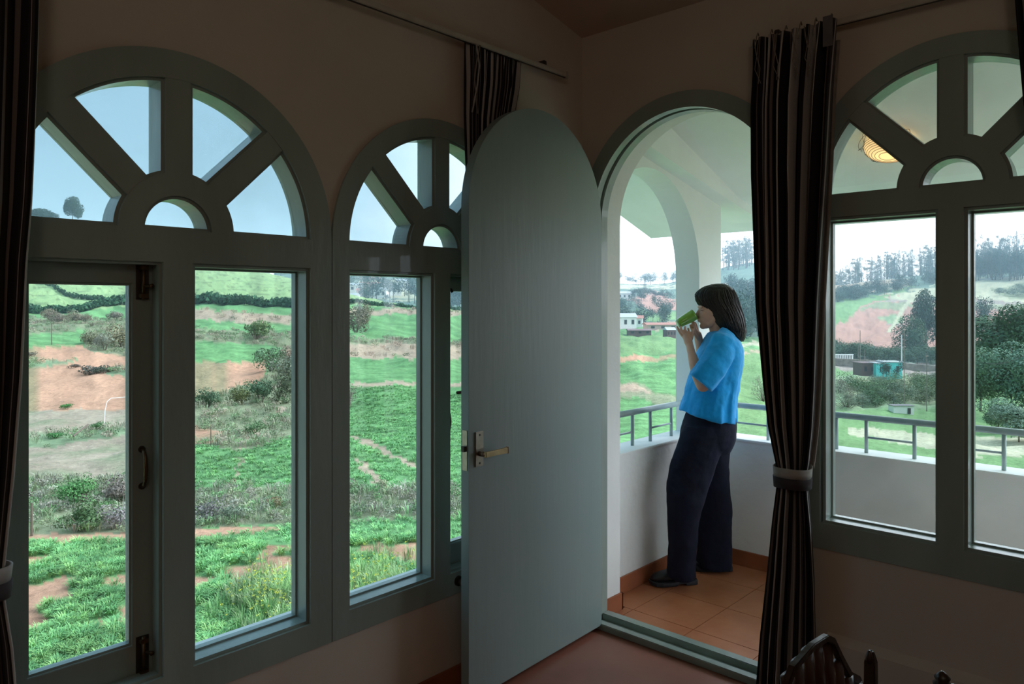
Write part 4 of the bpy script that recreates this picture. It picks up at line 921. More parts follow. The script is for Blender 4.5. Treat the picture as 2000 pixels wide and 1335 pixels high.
# long white greenhouse roofs on the ridge slope, right pane
for i, (px, py, w) in enumerate(((1938,546,11),(1962,544,9),(1985,543,9),(2012,541,10))):
    house(px, py, 400, w, .55, 3, 'h_white', 'h_white', 'long low white greenhouse on the slope below the ridge belt', 0, 'white greenhouses below the ridge belt', gable=.15, wins=0, name='greenhouse')
# road embankment with white parapet blocks, colonnade fence
def wall_run(name, pts, h, th, m, label, cat):
    mb = MB(); P = [at_depth(*p) for p in pts]
    for a, b in zip(P[:-1], P[1:]):
        u = (b-a).normalized(); n = Vector((-u.y, u.x, 0)).normalized()*th/2; mb.add([a-n, b-n, b+n, a+n]+[p+Vector((0,0,h)) for p in (a-n, b-n, b+n, a+n)], [(0,3,2,1),(4,5,6,7),(0,1,5,4),(1,2,6,5),(2,3,7,6),(3,0,4,7)])
    return obj(name, mb, m, label=label, category=cat)
wall_run('retaining_wall', [(1560,716,180),(1660,722,176),(1740,728,172),(1850,738,168),(2100,752,165)], 2.6, .8, M['stone'], 'long stone retaining wall of the road across the valley', 'wall')
cf = empty('white_fence', at_depth(1640, 704, 186), label='white colonnade fence along the road left of the pole', category='fence')
wp = []
for k in range(15):
    px = 1600+k*4.6; g = at_depth(px, 704, 186); o = obj('pillar', MB().box((g.x-.16, g.y-.16, g.z-.5), (g.x+.16, g.y+.16, g.z+1.5)), M['h_white']); o.parent = cf; o.matrix_parent_inverse = Matrix.Translation(-cf.location)
a, b = at_depth(1598, 704, 186), at_depth(1667, 704, 186); bar = MB().tube([a+Vector((0,0,1.5)), b+Vector((0,0,1.5))], .16, 6); o = obj('rail', bar, M['h_white']); o.parent = cf; o.matrix_parent_inverse = Matrix.Translation(-cf.location)
def pole(px, py, d, h, label, r=.09, arm=False, m='stone'):
    e = empty('utility_pole', at_depth(px, py, d), label=label, category='pole')
    o = obj('shaft', MB().tube([(0,0,-1),(0,0,h)], [r, r*.7], 8), M[m]); o.parent = e
    if arm: o = obj('crossarm', MB().box((-.6,-.06,h-.4),(.6,.06,h-.28)), M[m]); o.parent = e
pole(1761, 712, 175, 7.0, 'pale pole standing by the road above the turquoise houses', .16, m='h_white'); pole(1680, 700, 170, 6.5, 'thin pole by the road right of the white fence', .1)
pole(1766, 812, 100, 12.0, 'thin tall pole rising in front of the white shack', .06, True); pole(1810, 806, 100, 8.0, 'dark pole in the thicket right of the shack', .07, True)
pole(1676, 728, 160, 6.0, 'thin pole on the bank, left of two close together', .08); pole(1689, 728, 160, 5.0, 'short pole on the bank, right of two close together', .08)
pole(62, 1042, 27.5, 1.15, 'dark fence post in the scrub at the left edge of the first pane', .055, m='bark'); pole(101, 664, 95, 2.2, 'thin stake in the green terrace field', .06, m='bark'); pole(412, 878, 44, 1.4, 'thin forked stake at the left edge of the crop rows', .04, m='bark')
o = obj('wooden_stick', MB().tube([at_depth(143, 853, 41)+Vector((0,0,.05)), at_depth(172, 832, 43)+Vector((0,0,.1))], .05, 6), M['bark'], label='grey stick lying on the ploughed ground beside the weeds', category='stick')
o = obj('hose_pipe', MB().tube([at_depth(204, 826, 44), at_depth(205, 806, 46)+Vector((0,0,.15)), at_depth(209, 790, 48)+Vector((0,0,.2)), at_depth(217, 780, 50)+Vector((0,0,.1)), at_depth(235, 776, 51), at_depth(270, 772, 52)], .018, 6), M['h_white'], label='thin pale hose curving over the orange soil', category='pipe')
# wires over the right valley
for i, (a, b) in enumerate((((1660,756,105),(2060,640,95)), ((1880,690,70),(2050,655,62)))):
    p, q = at_depth(*a), at_depth(*b); obj('power_line', MB().tube([p.lerp(q, t)-Vector((0,0,1.6*4*t*(1-t))) for t in np.linspace(0, 1, 14)], .018, 4), M['dark_metal'], label=('long sagging wire crossing the valley in front of the red slope','short wire passing before the green trees in the right pane')[i], category='wire')
# ------------------------------------------------------------------ curtains
def stripe_mat():
    m = bpy.data.materials.new('striped_curtain_cloth'); m.use_nodes = True; t = m.node_tree; b = t.nodes['Principled BSDF']
    b.inputs['Roughness'].default_value = .85; b.inputs['Specular IOR Level'].default_value = .15; b.inputs['Sheen Weight'].default_value = .15
    u = t.nodes.new('ShaderNodeUVMap'); u.uv_map = 'UVMap'; s = t.nodes.new('ShaderNodeSeparateXYZ'); t.links.new(u.outputs[0], s.inputs[0])
    f = t.nodes.new('ShaderNodeMath'); f.operation = 'FRACT'; t.links.new(s.outputs['X'], f.inputs[0])
    r = t.nodes.new('ShaderNodeValToRGB'); t.links.new(f.outputs[0], r.inputs[0]); r.color_ramp.interpolation = 'CONSTANT'; e = r.color_ramp.elements
    D = (.016,.013,.016,1); G = (.56,.53,.51,1); Bn = (.25,.20,.18,1); K2 = (.03,.024,.03,1)
    e[0].position = 0; e[0].color = D; e[1].position = .26; e[1].color = G
    for p, c in ((.52, D), (.70, Bn), (.78, D), (.88, K2), (.94, G), (.97, D)):
        q = e.new(p); q.color = c
    n = t.nodes.new('ShaderNodeTexNoise'); n.inputs['Scale'].default_value = 220
    mx = t.nodes.new('ShaderNodeMix'); mx.data_type = 'RGBA'; mx.blend_type = 'MULTIPLY'; mx.inputs['Factor'].default_value = .35
    t.links.new(r.outputs[0], mx.inputs['A']); t.links.new(n.outputs['Color'], mx.inputs['B']); t.links.new(mx.outputs['Result'], b.inputs['Base Color'])
    return m
M['stripe'] = stripe_mat()
def curtain(name, fn, prof, npl, nst, amp, zt, zb, head=.12, nu=220, nz=90, seed=0, u0=0.0, d=-.085, flip=False):
    """prof: list of (z, s0, s1) boundaries of the hanging cloth; fn(s, z, d) is the wall frame; d the mean distance from the wall"""
    zs = [p[0] for p in prof][::-1]; a = [p[1] for p in prof][::-1]; b = [p[2] for p in prof][::-1]
    r = np.random.RandomState(seed); ph = r.uniform(0, 6.28, 6); full = max(abs(q-p) for _, p, q in prof)
    V = []; UV = []
    Z = np.linspace(zt, zb, nz)
    for z in Z:
        s0 = float(np.interp(z, zs, a)); s1 = float(np.interp(z, zs, b)); wd = abs(s1-s0); sq = wd/full
        hd = max(0, 1-(zt-z)/head)
        for i in range(nu):
            u = i/(nu-1); w = 2*PI*npl*u
            # rounder, sharper folds lower down; flatter at the heading
            fold = math.sin(w+.35*math.sin(w*.5+ph[0])+.25*math.sin(2.2*z+ph[1]+3*u)); f2 = math.sin(w*2.1+ph[2]+1.3*z)*.3
            am = amp*(1-.45*hd)*(.55+.45*sq)
            lat = -.45/npl*math.cos(w+.4)*(1-hd*.6)*.35+.010*math.sin(3*z+ph[3]+5*u)
            uu = min(1, max(0, u+lat)); s = s0+(s1-s0)*uu
            dd = d+am*(fold+f2)*(1 if 0 < i < nu-1 else .6)
            dd = min(dd, -.016)
            V.append(fn(s, z, dd)); UV.append((u*nst+u0, z))
    F = [(j*nu+i, j*nu+i+1, (j+1)*nu+i+1, (j+1)*nu+i) for j in range(nz-1) for i in range(nu-1)]
    me = bpy.data.meshes.new(name); me.from_pydata(V, [], F); me.update()
    uv = me.uv_layers.new(name='UVMap'); idx = np.empty(len(me.loops), np.int32); me.loops.foreach_get('vertex_index', idx)
    uv.data.foreach_set('uv', np.array(UV, np.float32)[idx].ravel()); me.polygons.foreach_set('use_smooth', [True]*len(F))
    return me
def thick(o, t=.0025):
    md = o.modifiers.new('thickness', 'SOLIDIFY'); md.thickness = t; return o
def tie_band(root, fn, s0, s1, z, hgt, dd, sag=.0, flare=.01):
    """fabric tieback: pale upper band above a dark one, wrapped around the gathered cloth"""
    c = (s0+s1)/2; hw = (s1-s0)/2
    for nm, m, za, zb in (('tieback_pale_band', 'cloth_light', z+hgt*.5, z+hgt*.02), ('tieback_dark_band', 'cloth_dark', z+hgt*.02, z-hgt*.5)):
        rings = []
        for zz_, kk in ((za, 1.05), (za, 1.10), (zb, 1.06), (zb, 1.0)):
            rings.append([fn(c+hw*kk*math.cos(w), zz_+sag*math.sin(w)-.004*math.cos(2*w), dd+.062*kk*math.sin(w)) for w in np.linspace(0, 2*PI, 41)[:-1]])
        b = MB().loft(rings, cap=False); n = 40; b.f += [(3*n+k, 3*n+(k+1) % n, (k+1) % n, k) for k in range(n)]
        obj(nm, b, M[m], root, smooth=True)
# right of the door
e = empty('curtain', PR(1.09, 0, -.09), label='striped curtain hanging between doorway and right window, tied at the middle', category='curtain')
prof = [(2.515,1.250,.940),(2.40,1.252,.945),(2.25,1.262,.955),(2.0,1.262,.965),(1.5,1.245,.992),(1.2,1.215,1.005),(1.05,1.195,1.015),(.93,1.165,1.030),(.87,1.150,1.040),(.80,1.160,1.035),(.70,1.175,1.025),(.5,1.195,1.015),(.25,1.222,1.010),(.02,1.24,1.005)]
o = obj('cloth', curtain('cloth', PR, prof, 7, 6, .026, 2.515, .02, seed=1), M['stripe'], e); thick(o)
prof2 = [(z, s1+.035*k, s1-.004) for (z, s0, s1), k in zip(prof, [1,1,1,1,.9,.8,.7,.5,.4,.5,.5,.6,.7,.7])]
o = obj('lining_edge', curtain('lining_edge', PR, prof2, 1, 1, .006, 2.45, .9, seed=2, nu=24, d=-.045), M['cloth_plain'], e); thick(o)
obj('heading_patch', MB().plate([(.938, 2.41), (.972, 2.41), (.972, 2.517), (.938, 2.517)], [], PR, -.128, -.125), M['buckram'], e)
tie_band(e, PR, 1.032, 1.158, .872, .075, -.090, .006)
for k in range(6):
    s = 1.235-k*.055; obj('curtain_hook', MB().tube([PR(s, 2.475, -.10), PR(s, 2.525, -.085), PR(s, 2.54, -.075), PR(s, 2.53, -.066)], .0022, 6), M['steel'], e, smooth=True)
for k, s in enumerate((1.218, 1.148, 1.075, 1.03)):          # pinch pleats: pale stitched cords crossing at the heading
    obj('pleat_cord', MB().tube([PR(s+.006, 2.50, -.132), PR(s-.004, 2.44, -.136), PR(s-.016, 2.385, -.130), PR(s-.006, 2.33, -.122)], .0018, 5), M['cloth_plain'], e, smooth=True)
    obj('pleat_cord', MB().tube([PR(s-.012, 2.50, -.132), PR(s-.008, 2.44, -.136), PR(s+.004, 2.385, -.130), PR(s-.016, 2.33, -.122)], .0014, 5), M['cloth_plain'], e, smooth=True)
# far right curtain
e = empty('curtain', PR(.27, 0, -.09), label='striped curtain edge in the top right corner of the picture', category='curtain')
prof = [(2.515,.415,.10),(2.30,.402,.10),(2.1,.388,.09),(1.5,.26,.04),(.87,.12,.0),(.5,.16,.01),(.02,.20,.01)]
o = obj('cloth', curtain('cloth', PR, prof, 6, 8, .032, 2.515, .02, seed=5, nu=120), M['stripe'], e); thick(o)
tie_band(e, PR, .0, .12, .872, .075, -.09)
# far left curtain
e = empty('curtain', PL(.36, 0, -.09), label='striped curtain hanging at the left edge of the picture', category='curtain')
prof = [(2.530,.15,.548),(2.1,.16,.535),(1.75,.18,.522),(1.60,.19,.512),(1.33,.21,.503),(1.10,.25,.487),(.90,.28,.468),(.86,.29,.463),(.80,.28,.470),(.70,.25,.485),(.5,.22,.50),(.02,.18,.52)]
o = obj('cloth', curtain('cloth', PL, prof, 6, 5, .030, 2.53, .02, seed=8, u0=.35), M['stripe'], e); thick(o)
prof2 = [(z, s1-.055*min(1, (s1-s0)/.3), s1+.003) for z, s0, s1 in prof]
o = obj('lining_edge', curtain('lining_edge', PL, prof2, 1, 1, .006, 1.9, .95, seed=9, nu=24, d=-.035), M['cloth_plain'], e); thick(o)
tie_band(e, PL, .27, .470, .862, .075, -.09)
# behind the door leaf
e = empty('curtain', PL(2.16, 0, -.05), label='striped curtain bunched behind the top of the open door leaf', category='curtain')
prof = [(2.528,1.995,2.330),(2.40,2.00,2.31),(2.25,1.998,2.27),(2.05,2.005,2.25),(1.5,2.03,2.22),(.87,2.08,2.16),(.02,2.06,2.2)]
o = obj('cloth', curtain('cloth', PL, prof, 6, 8, .013, 2.528, .02, seed=11, nu=160, d=-.040), M['stripe'], e); thick(o, .002)
obj('pleat_cord', MB().tube([PL(2.03, 2.52, -.066), PL(2.045, 2.44, -.068), PL(2.035, 2.36, -.066), PL(2.012, 2.25, -.062)], .0035, 5), M['cloth_light'], e, smooth=True)
obj('pleat_cord', MB().tube([PL(2.05, 2.52, -.066), PL(2.03, 2.45, -.068), PL(2.02, 2.38, -.066), PL(2.04, 2.25, -.062)], .003, 5), M['cloth_plain'], e, smooth=True)
# tracks
def track(nm, fn, s0, s1, z, label, d=-.05, brackets=()):
    e = empty(nm, fn(s0, z, d), label=label, category='curtain rail')
    obj('rail_profile', MB().plate([(s0, z-.011), (s1, z-.011), (s1, z+.011), (s0, z+.011)], [], fn, d-.009, d+.009), M['track'], e, bevel=.002)
    obj('rail_groove', MB().plate([(s0+.002, z-.013), (s1-.002, z-.013), (s1-.002, z-.0108), (s0+.002, z-.0108)], [], fn, d-.004, d+.004), M['dark_metal'], e)
    obj('end_cap', MB().plate([(s1-.001, z-.015), (s1+.010, z-.015), (s1+.010, z+.015), (s1-.001, z+.015)], [], fn, d-.013, d+.013), M['track'], e, bevel=.002)
    for s in brackets:
        obj('wall_bracket', MB().plate([(s-.012, z+.008), (s+.012, z+.008), (s+.009, z+.030), (s-.009, z+.030)], [], fn, d-.006, -.001), M['dark_metal'], e, bevel=.002)
        obj('screw', MB().tube([fn(s+.02, z+.026, -.001), fn(s+.02, z+.026, -.014)], .004, 8), M['steel'], e)
track('curtain_rail', PL, -1.6, 2.605, 2.532, 'white curtain rail with end cap on the window wall above the left windows', brackets=(1.37, 2.46))
track('curtain_rail', PR, -1.0, 1.262, 2.512, 'white curtain rail on the door wall above the right window', brackets=(1.17,))

# ------------------------------------------------------------------ chair in the corner of the picture
ch = empty('armchair', (1.62, .42, 0), label='dark wooden armchair with striped leather back at the bottom edge by the right window', category='chair')
def PC(s, z, d): return (s, .568+d, z)
bo = [(1.30,.40),(1.30,.66),(1.345,.775),(1.40,.812),(1.50,.822),(1.575,.815),(1.615,.795),(1.66,.745),(1.72,.685),(1.775,.655),(1.80,.62),(1.80,.40)]
inner_ = [(1.315,.42),(1.315,.657),(1.356,.765),(1.405,.80),(1.50,.808),(1.572,.801),(1.606,.784),(1.648,.735),(1.71,.672),(1.76,.64),(1.78,.42)]
obj('back_frame', MB().plate(ccw(bo), [ccw(inner_)], PC, -.007, .007), M['wood'], ch, bevel=.002)
for k in range(9):
    s = 1.320+k*.051; zt_ = float(np.interp(s+.025, [p[0] for p in inner_[1:-1]], [p[1] for p in inner_[1:-1]]))
    sh = [[PC(s+.025*(1+math.cos(w)), z, .008*math.sin(w)+.012*math.sin(z*9)) for w in np.linspace(0, 2*PI, 13)[:-1]] for z in np.linspace(.42, zt_, 8)]
    obj('back_strip', MB().loft(sh), M['leather'], ch, smooth=True)
obj('cross_strap', MB().tube([PC(1.35, .53, -.016), PC(1.55, .60, -.018), PC(1.74, .645, -.014)], .005, 6), M['wood'], ch, smooth=True)
for nm, x, y0 in (('rear_post', 1.865, .568), ('rear_post', 1.255, .568)):
    o = obj(nm, MB().loft([[(x+a*.013*k, y0+b*.013*k, z) for a, b in ((-1,-1),(1,-1),(1,1),(-1,1))] for z, k in ((0,.9),(.40,1.1),(.60,1.0),(.655,.95),(.675,.6),(.683,.35))]), M['wood'], ch, bevel=.003)
    obj('post_finial', MB().lathe((x-.012, y0, .655), [(.004,0),(.008,.006),(.009,.014),(.006,.024),(.003,.031)], 14), M['wood'], ch, smooth=True)
for x in (1.865, 1.255):
    obj('front_leg', MB().loft([[(x+a*.022*k, .10+b*.022*k, z) for a, b in ((-1,-1),(1,-1),(1,1),(-1,1))] for z, k in ((0,.8),(.3,1.1),(.58,1.0))]), M['wood'], ch, bevel=.003)
    obj('arm', MB().tube([(x, .57, .57), (x+.01, .50, .575), (x+.005, .418, .585), (x, .25, .58), (x, .10, .57), (x, .06, .555)], [.018,.020,.022,.020,.022,.012], 10), M['wood'], ch, smooth=True)
    obj('carved_knob', MB().lathe((x, .418, .600), [(.014,0),(.016,.045),(.020,.055),(.013,.062),(.017,.069),(.010,.077),(.003,.083)], 12), M['wood'], ch, smooth=True)
    obj('carved_leaf', MB().ellipsoid((x+.018, .395, .640), Vector((.018,0,0)), Vector((0,.024,0)), Vector((0,0,.014))), M['wood'], ch, smooth=True)
obj('seat', MB().box((1.25, .09, .36), (1.87, .58, .42)), M['leather'], ch, bevel=.015)
for y_ in (.10, .568): obj('seat_rail', MB().box((1.26, y_-.014, .30), (1.86, y_+.014, .36)), M['wood'], ch, bevel=.003)

# ------------------------------------------------------------------ the woman on the balcony
D0 = 4.06
def W_(px, py, s=0.): return at_depth(px, py, D0-s)
UF = -RT; US = -FW; UU = Vector((0,0,1))          # facing the left of the picture, US towards the room
def slice_ring(py, x0, x1, hw, s=0., n=28, tilt=0., sq=1.0, w0=None):
    """horizontal ring through picture row py spanning columns x0..x1, half width hw towards the room"""
    c = W_((x0+x1)/2, py, s); hf = (x1-x0)/2/FPX*(D0-s); R = []
    for k in range(n):
        w = 2*PI*k/n; cf, sf = math.cos(w), math.sin(w); cf = math.copysign(abs(cf)**sq, cf); sf = math.copysign(abs(sf)**sq, sf)
        R.append(c+UF*(hf*cf)+US*(hw*sf)+UU*(tilt*cf))
    return R
def remesh(o, vox, smooth=4, fac=.6):
    md = o.modifiers.new('surface', 'REMESH'); md.mode = 'VOXEL'; md.voxel_size = vox; md.use_smooth_shade = True
    if smooth: s = o.modifiers.new('smooth', 'SMOOTH'); s.iterations = smooth; s.factor = fac
    return o
wo_ = on_floor(1365, 1130)
person = empty('person', (wo_.x, wo_.y, 0), label='woman in a blue shirt and dark wide trousers drinking by the balcony parapet', category='person')
mb = MB()
def EL(px, py, s, rf, rs, ru, tilt=0, n=20, m=16):
    f = (UF*math.cos(tilt)+UU*math.sin(tilt)); u = (UU*math.cos(tilt)-UF*math.sin(tilt)); return mb.ellipsoid(W_(px, py, s), f*rf, US*rs, u*ru, n, m)
# head
EL(1400, 592, 0, .090, .070, .098); EL(1393, 604, 0, .080, .064, .075); EL(1385, 618, 0, .062, .052, .058)
mb.limb([W_(1390, 622), W_(1376, 634), W_(1373, 636)], [.046, .026, .019]); mb.limb([W_(1398, 618, .042), W_(1384, 634, .028), W_(1375, 637, .008)], [.018, .016, .013]); mb.limb([W_(1398, 618, -.042), W_(1384, 634, -.028), W_(1375, 637, -.008)], [.018, .016, .013])
mb.limb([W_(1370, 599), W_(1364.5, 609), W_(1361.5, 615)], [.009, .010, .0115]); EL(1365, 616.5, 0, .012, .017, .008)
EL(1368, 599, 0, .012, .045, .010)                                      # brow
EL(1376, 614, .026, .026, .020, .026); EL(1376, 614, -.026, .026, .020, .026)    # cheeks
EL(1366.0, 622.5, 0, .013, .021, .0055); EL(1367.0, 626.5, 0, .013, .018, .006)    # lips
EL(1406, 608, .064, .016, .008, .028); EL(1406, 608, -.064, .016, .008, .028)    # ears
# neck, torso, legs under the clothes
mb.limb([W_(1401, 622), W_(1404, 645), W_(1408, 662)], [.052, .050, .062])
mb.limb([W_(1412, 672, .13), W_(1412, 668, 0), W_(1412, 672, -.13)], [.045, .06, .045])
mb.loft([slice_ring(y, a, b, h) for y, a, b, h in ((662,1385,1437,.12),(700,1372,1438,.14),(740,1370,1430,.13),(780,1366,1428,.12),(820,1360,1428,.15),(860,1352,1430,.15))])
mb.limb([W_(1385, 850, .08), W_(1345, 960, .11), W_(1336, 1000, .12), W_(1332, 1118, .135)], [.085, .06, .052, .038]); mb.limb([W_(1395, 850, -.08), W_(1395, 970, -.1), W_(1396, 1085, -.13)], [.085, .058, .038])
# near arm (her left): shoulder, elbow, wrist, palm
mb.limb([W_(1412, 676, .15), W_(1394, 722, .185), W_(1376, 749, .19)], [.046, .040, .034])
mb.limb([W_(1373, 752, .188), W_(1366, 736, .165), W_(1357, 712, .13), W_(1350, 687, .085), W_(1347.5, 676, .065)], [.036, .036, .030, .0215, .0205])
mb.limb([W_(1347.5, 676, .062), W_(1344.5, 667, .048), W_(1341, 658, .034)], [.019, .023, .021])
for pts, rr in (([(1337,660,.028),(1330,652,.020),(1325,644,.012),(1322.5,638,.004)], (.0085,.0078,.0072,.0062)),
                ([(1339,657,.030),(1334,649,.028),(1330,643,.022),(1330,638,.018)], (.0088,.0080,.0074,.0062)),
                ([(1343,656,.030),(1341,649,.030),(1338,643,.026),(1338,638,.022)], (.0086,.0080,.0072,.0060)),
                ([(1346,658,.026),(1346,651,.024),(1345,645,.018),(1344,641,.008)], (.0080,.0072,.0066,.0056)),
                ([(1347,668,.040),(1351,659,.034),(1353,650,.024),(1352,643,.010)], (.0105,.0098,.0086,.0070))):
    mb.limb([W_(*p) for p in pts], rr, 10)
# far arm (her right)
mb.limb([W_(1410, 676, -.15), W_(1392, 722, -.17), W_(1378, 738, -.165)], [.046, .038, .034])
mb.limb([W_(1377, 738, -.162), W_(1372, 712, -.12), W_(1368, 690, -.075), W_(1366, 674, -.050)], [.034, .030, .023, .0205])
mb.limb([W_(1366, 676, -.052), W_(1365, 664, -.038), W_(1363, 653, -.028)], [.020, .024, .021])
for pts, rr in (([(1361,655,-.020),(1354,648,-.012),(1350,640,-.008),(1348,635,-.014)], (.0086,.0078,.0072,.0060)),
                ([(1362,652,-.018),(1357,643,-.010),(1354,636,-.006),(1352,630,-.010)], (.0088,.0080,.0072,.0060)),
                ([(1363,650,-.020),(1358,642,-.012),(1356,634,-.010),(1355,629,-.014)], (.0086,.0080,.0072,.0060)),
                ([(1365,651,-.034),(1362,643,-.038),(1360,635,-.036),(1358,630,-.032)], (.0078,.0070,.0064,.0055)),
                ([(1366,664,-.028),(1360,658,-.006),(1356,650,.004),(1354,642,.004)], (.0105,.0096,.0084,.0070))):
    mb.limb([W_(*p) for p in pts], rr, 10)
remesh(obj('body', mb, M['skin'], person), .0034, 3, .5)
for s in (.030, -.030):                                                   # eyes, lashes and brows
    c = W_(1373.2, 604.5, s*1.02); obj('eyelid', MB().ellipsoid(c, UF*.0095, US*.012, UU*.0065), M['skin'], person, smooth=True)
    obj('eyelash', MB().tube([c+UF*.006+US*.011-UU*.004, c+UF*.0115-UU*.004, c+UF*.006-US*.011-UU*.004], .0012, 6), M['hair'], person, smooth=True)
    obj('eyebrow', MB().tube([c+UF*.006+US*.016+UU*.014, c+UF*.010+UU*.019, c+UF*.008-US*.012+UU*.017], .0012, 6), M['hair'], person, smooth=True)
# hair
HS_ = [(553.5,1399,1411,.012),(556,1385,1420,.045),(561,1374,1428,.063),(568,1364,1433,.074),(576,1358.5,1437,.081),(586,1360,1441,.086),(594,1365,1443,.088),(601,1371,1445,.092),(609,1378,1448,.095),(618,1384,1451,.096),(630,1390,1453.5,.095),(641,1398,1455,.09),(649,1411,1455.5,.078),(656,1427,1455,.058),(662,1438,1454,.036),(666,1444,1452,.015)]
mb = MB(); mb.loft([slice_ring(y, a, b, h, 0, 40, sq=.95) for y, a, b, h in HS_])
hr = remesh(obj('hair', mb, M['hair'], person), .005, 2, .5)
sm = MB(); rr2 = np.random.RandomState(3)
ys_ = [h[0] for h in HS_]
def hpt(w, y, grow=1.015):
    a = np.interp(y, ys_, [h[1] for h in HS_]); b = np.interp(y, ys_, [h[2] for h in HS_]); hw = np.interp(y, ys_, [h[3] for h in HS_])
    c = W_((a+b)/2, y); hf = (b-a)/2/FPX*D0; return c+UF*(hf*grow*math.cos(w))+US*(hw*grow*math.sin(w))
for k in range(210):
    w0 = rr2.uniform(0, 2*PI); fr = abs(((w0+PI) % (2*PI))-PI); yend = rr2.uniform(645, 667) if fr > .9 else rr2.uniform(590, 650)
    w1 = w0+(.22 if w0 < PI else -.22)*rr2.uniform(.3, 1.6); pts = []
    for t in np.linspace(0, 1, 9):
        y = 555+(yend-555)*t; pts.append(hpt(w0+(w1-w0)*t+.05*math.sin(t*7+k), y, 1.0+.02*math.sin(t*5+k)))
    sm.tube(pts, [.0016,.003,.0036,.0038,.0036,.0034,.003,.0022,.0008], 5)
for k in range(16):                                                        # loose ends over the collar
    x = rr2.uniform(1436, 1452); s = rr2.uniform(-.05, .08); sm.tube([W_(x-2, 640, s), W_(x+2, 652, s*1.05), W_(x+rr2.uniform(-4, 2), 661+rr2.uniform(0, 6), s*1.1)], [.004,.003,.0008], 5)
obj('hair_strands', sm, M['hair'], person, smooth=True)
# shirt
mb = MB(); SR = [(646,1389,1411,.062),(650,1384,1422,.095),(656,1380,1434,.140),(664,1375,1442,.168),(676,1369,1446,.180),(692,1362,1448,.180),(712,1354,1448,.176),(735,1347,1445,.172),(758,1340,1441,.172),(780,1333,1438,.174),(795,1329,1437,.176),(806,1328,1437,.176),(812,1331,1436.5,.172)]
rings = []
for i, (y, a, b, h) in enumerate(SR):
    n = 44; c = W_((a+b)/2, y); hf = (b-a)/2/FPX*D0; t = max(0, (y-676)/136.); R = []
    for k in range(n):
        w = 2*PI*k/n; fo = 1+t*.05*math.sin(9*w+.9*math.sin(y*.02))+t*.035*math.sin(16*w+y*.03)
        R.append(c+UF*(hf*(1+(fo-1)*.4)*math.cos(w))+US*(h*fo*math.sin(w))+UU*(-.030*t*(-math.cos(w))*-1*1.0 if i >= 9 else 0)*(1 if i < 9 else 1))
    rings.append(R)
# front hem rides up, back hem hangs
for i, R in enumerate(rings):
    if i >= 9:
        k_ = (i-8)/4.
        for k in range(len(R)): w = 2*PI*k/len(R); R[k] = R[k]+UU*(.030*k_*math.cos(w)+.005*math.sin(7*w)+.03*k_*math.cos(w)-.010*k_*math.sin(w)**2)
mb.loft(rings)
def sleeve(sg, P, Rr):
    ring = []; n = 26
    for i, (p, r) in enumerate(zip(P, Rr)):
        a = (P[min(i+1, len(P)-1)]-P[max(i-1, 0)]).normalized(); x = a.cross(US).normalized(); y = x.cross(a)
        ring.append([p+(x*r[0]*math.cos(w)*(1+.06*math.sin(5*w+i)))+(y*r[1]*math.sin(w)) for w in np.linspace(0, 2*PI, n+1)[:-1]])
    mb.loft(ring)
sleeve(1, [W_(1421, 662, .06), W_(1414, 672, .13), W_(1404, 695, .17), W_(1391, 718, .188), W_(1376, 738, .192), W_(1368, 747, .192)], [(.07,.05),(.075,.057),(.076,.062),(.077,.066),(.077,.069),(.075,.068)])
sleeve(-1, [W_(1416, 662, -.06), W_(1408, 672, -.13), W_(1396, 695, -.165), W_(1382, 712, -.165), W_(1372, 718, -.155)], [(.07,.05),(.072,.055),(.066,.055),(.062,.052),(.058,.05)])
sh_o = remesh(obj('shirt', mb, M['shirt'], person), .0055, 2, .5)
tx = bpy.data.textures.new('cloth_folds', 'CLOUDS'); tx.noise_scale = .075; tx.noise_depth = 2
dm = sh_o.modifiers.new('folds', 'DISPLACE'); dm.texture = tx; dm.strength = .013; dm.mid_level = .5; dm.texture_coords = 'LOCAL'
# trousers
mb = MB()
mb.loft([slice_ring(y, a, b, h, s, 34) for y, a, b, h, s in ((800,1345,1432,.14,0),(815,1338,1437,.155,0),(832,1333,1438,.165,0),(850,1328,1436,.170,.0),(866,1325,1430,.165,.0),(880,1330,1424,.13,0))])
mb.loft([slice_ring(y, a, b, h, s, 30) for y, a, b, h, s in ((830,1336,1425,.085,.075),(850,1328,1420,.092,.085),(880,1318,1409,.092,.095),(910,1309,1399,.088,.105),(940,1303,1389,.084,.115),(960,1302,1381,.082,.12),(990,1303,1371,.080,.127),(1030,1304,1363,.080,.132),(1070,1306,1359,.084,.136),(1100,1304,1358,.088,.138),(1116,1302,1357,.090,.138),(1126,1304,1357,.088,.138))])
mb.loft([slice_ring(y, a, b, h, s, 30) for y, a, b, h, s in ((830,1350,1437,.085,-.075),(850,1352,1436,.090,-.08),(880,1354,1427,.088,-.088),(910,1357,1422,.084,-.095),(950,1360,1426,.082,-.10),(1000,1362,1430,.080,-.11),(1050,1362,1429,.080,-.115),(1085,1361,1427,.084,-.12),(1100,1360,1428,.086,-.12),(1107,1362,1428,.084,-.12))])
tr_o = remesh(obj('trousers', mb, M['trouser'], person), .0065, 2, .5)
tx2 = bpy.data.textures.new('trouser_folds', 'CLOUDS'); tx2.noise_scale = .12
dm = tr_o.modifiers.new('folds', 'DISPLACE'); dm.texture = tx2; dm.strength = .016; dm.texture_coords = 'LOCAL'
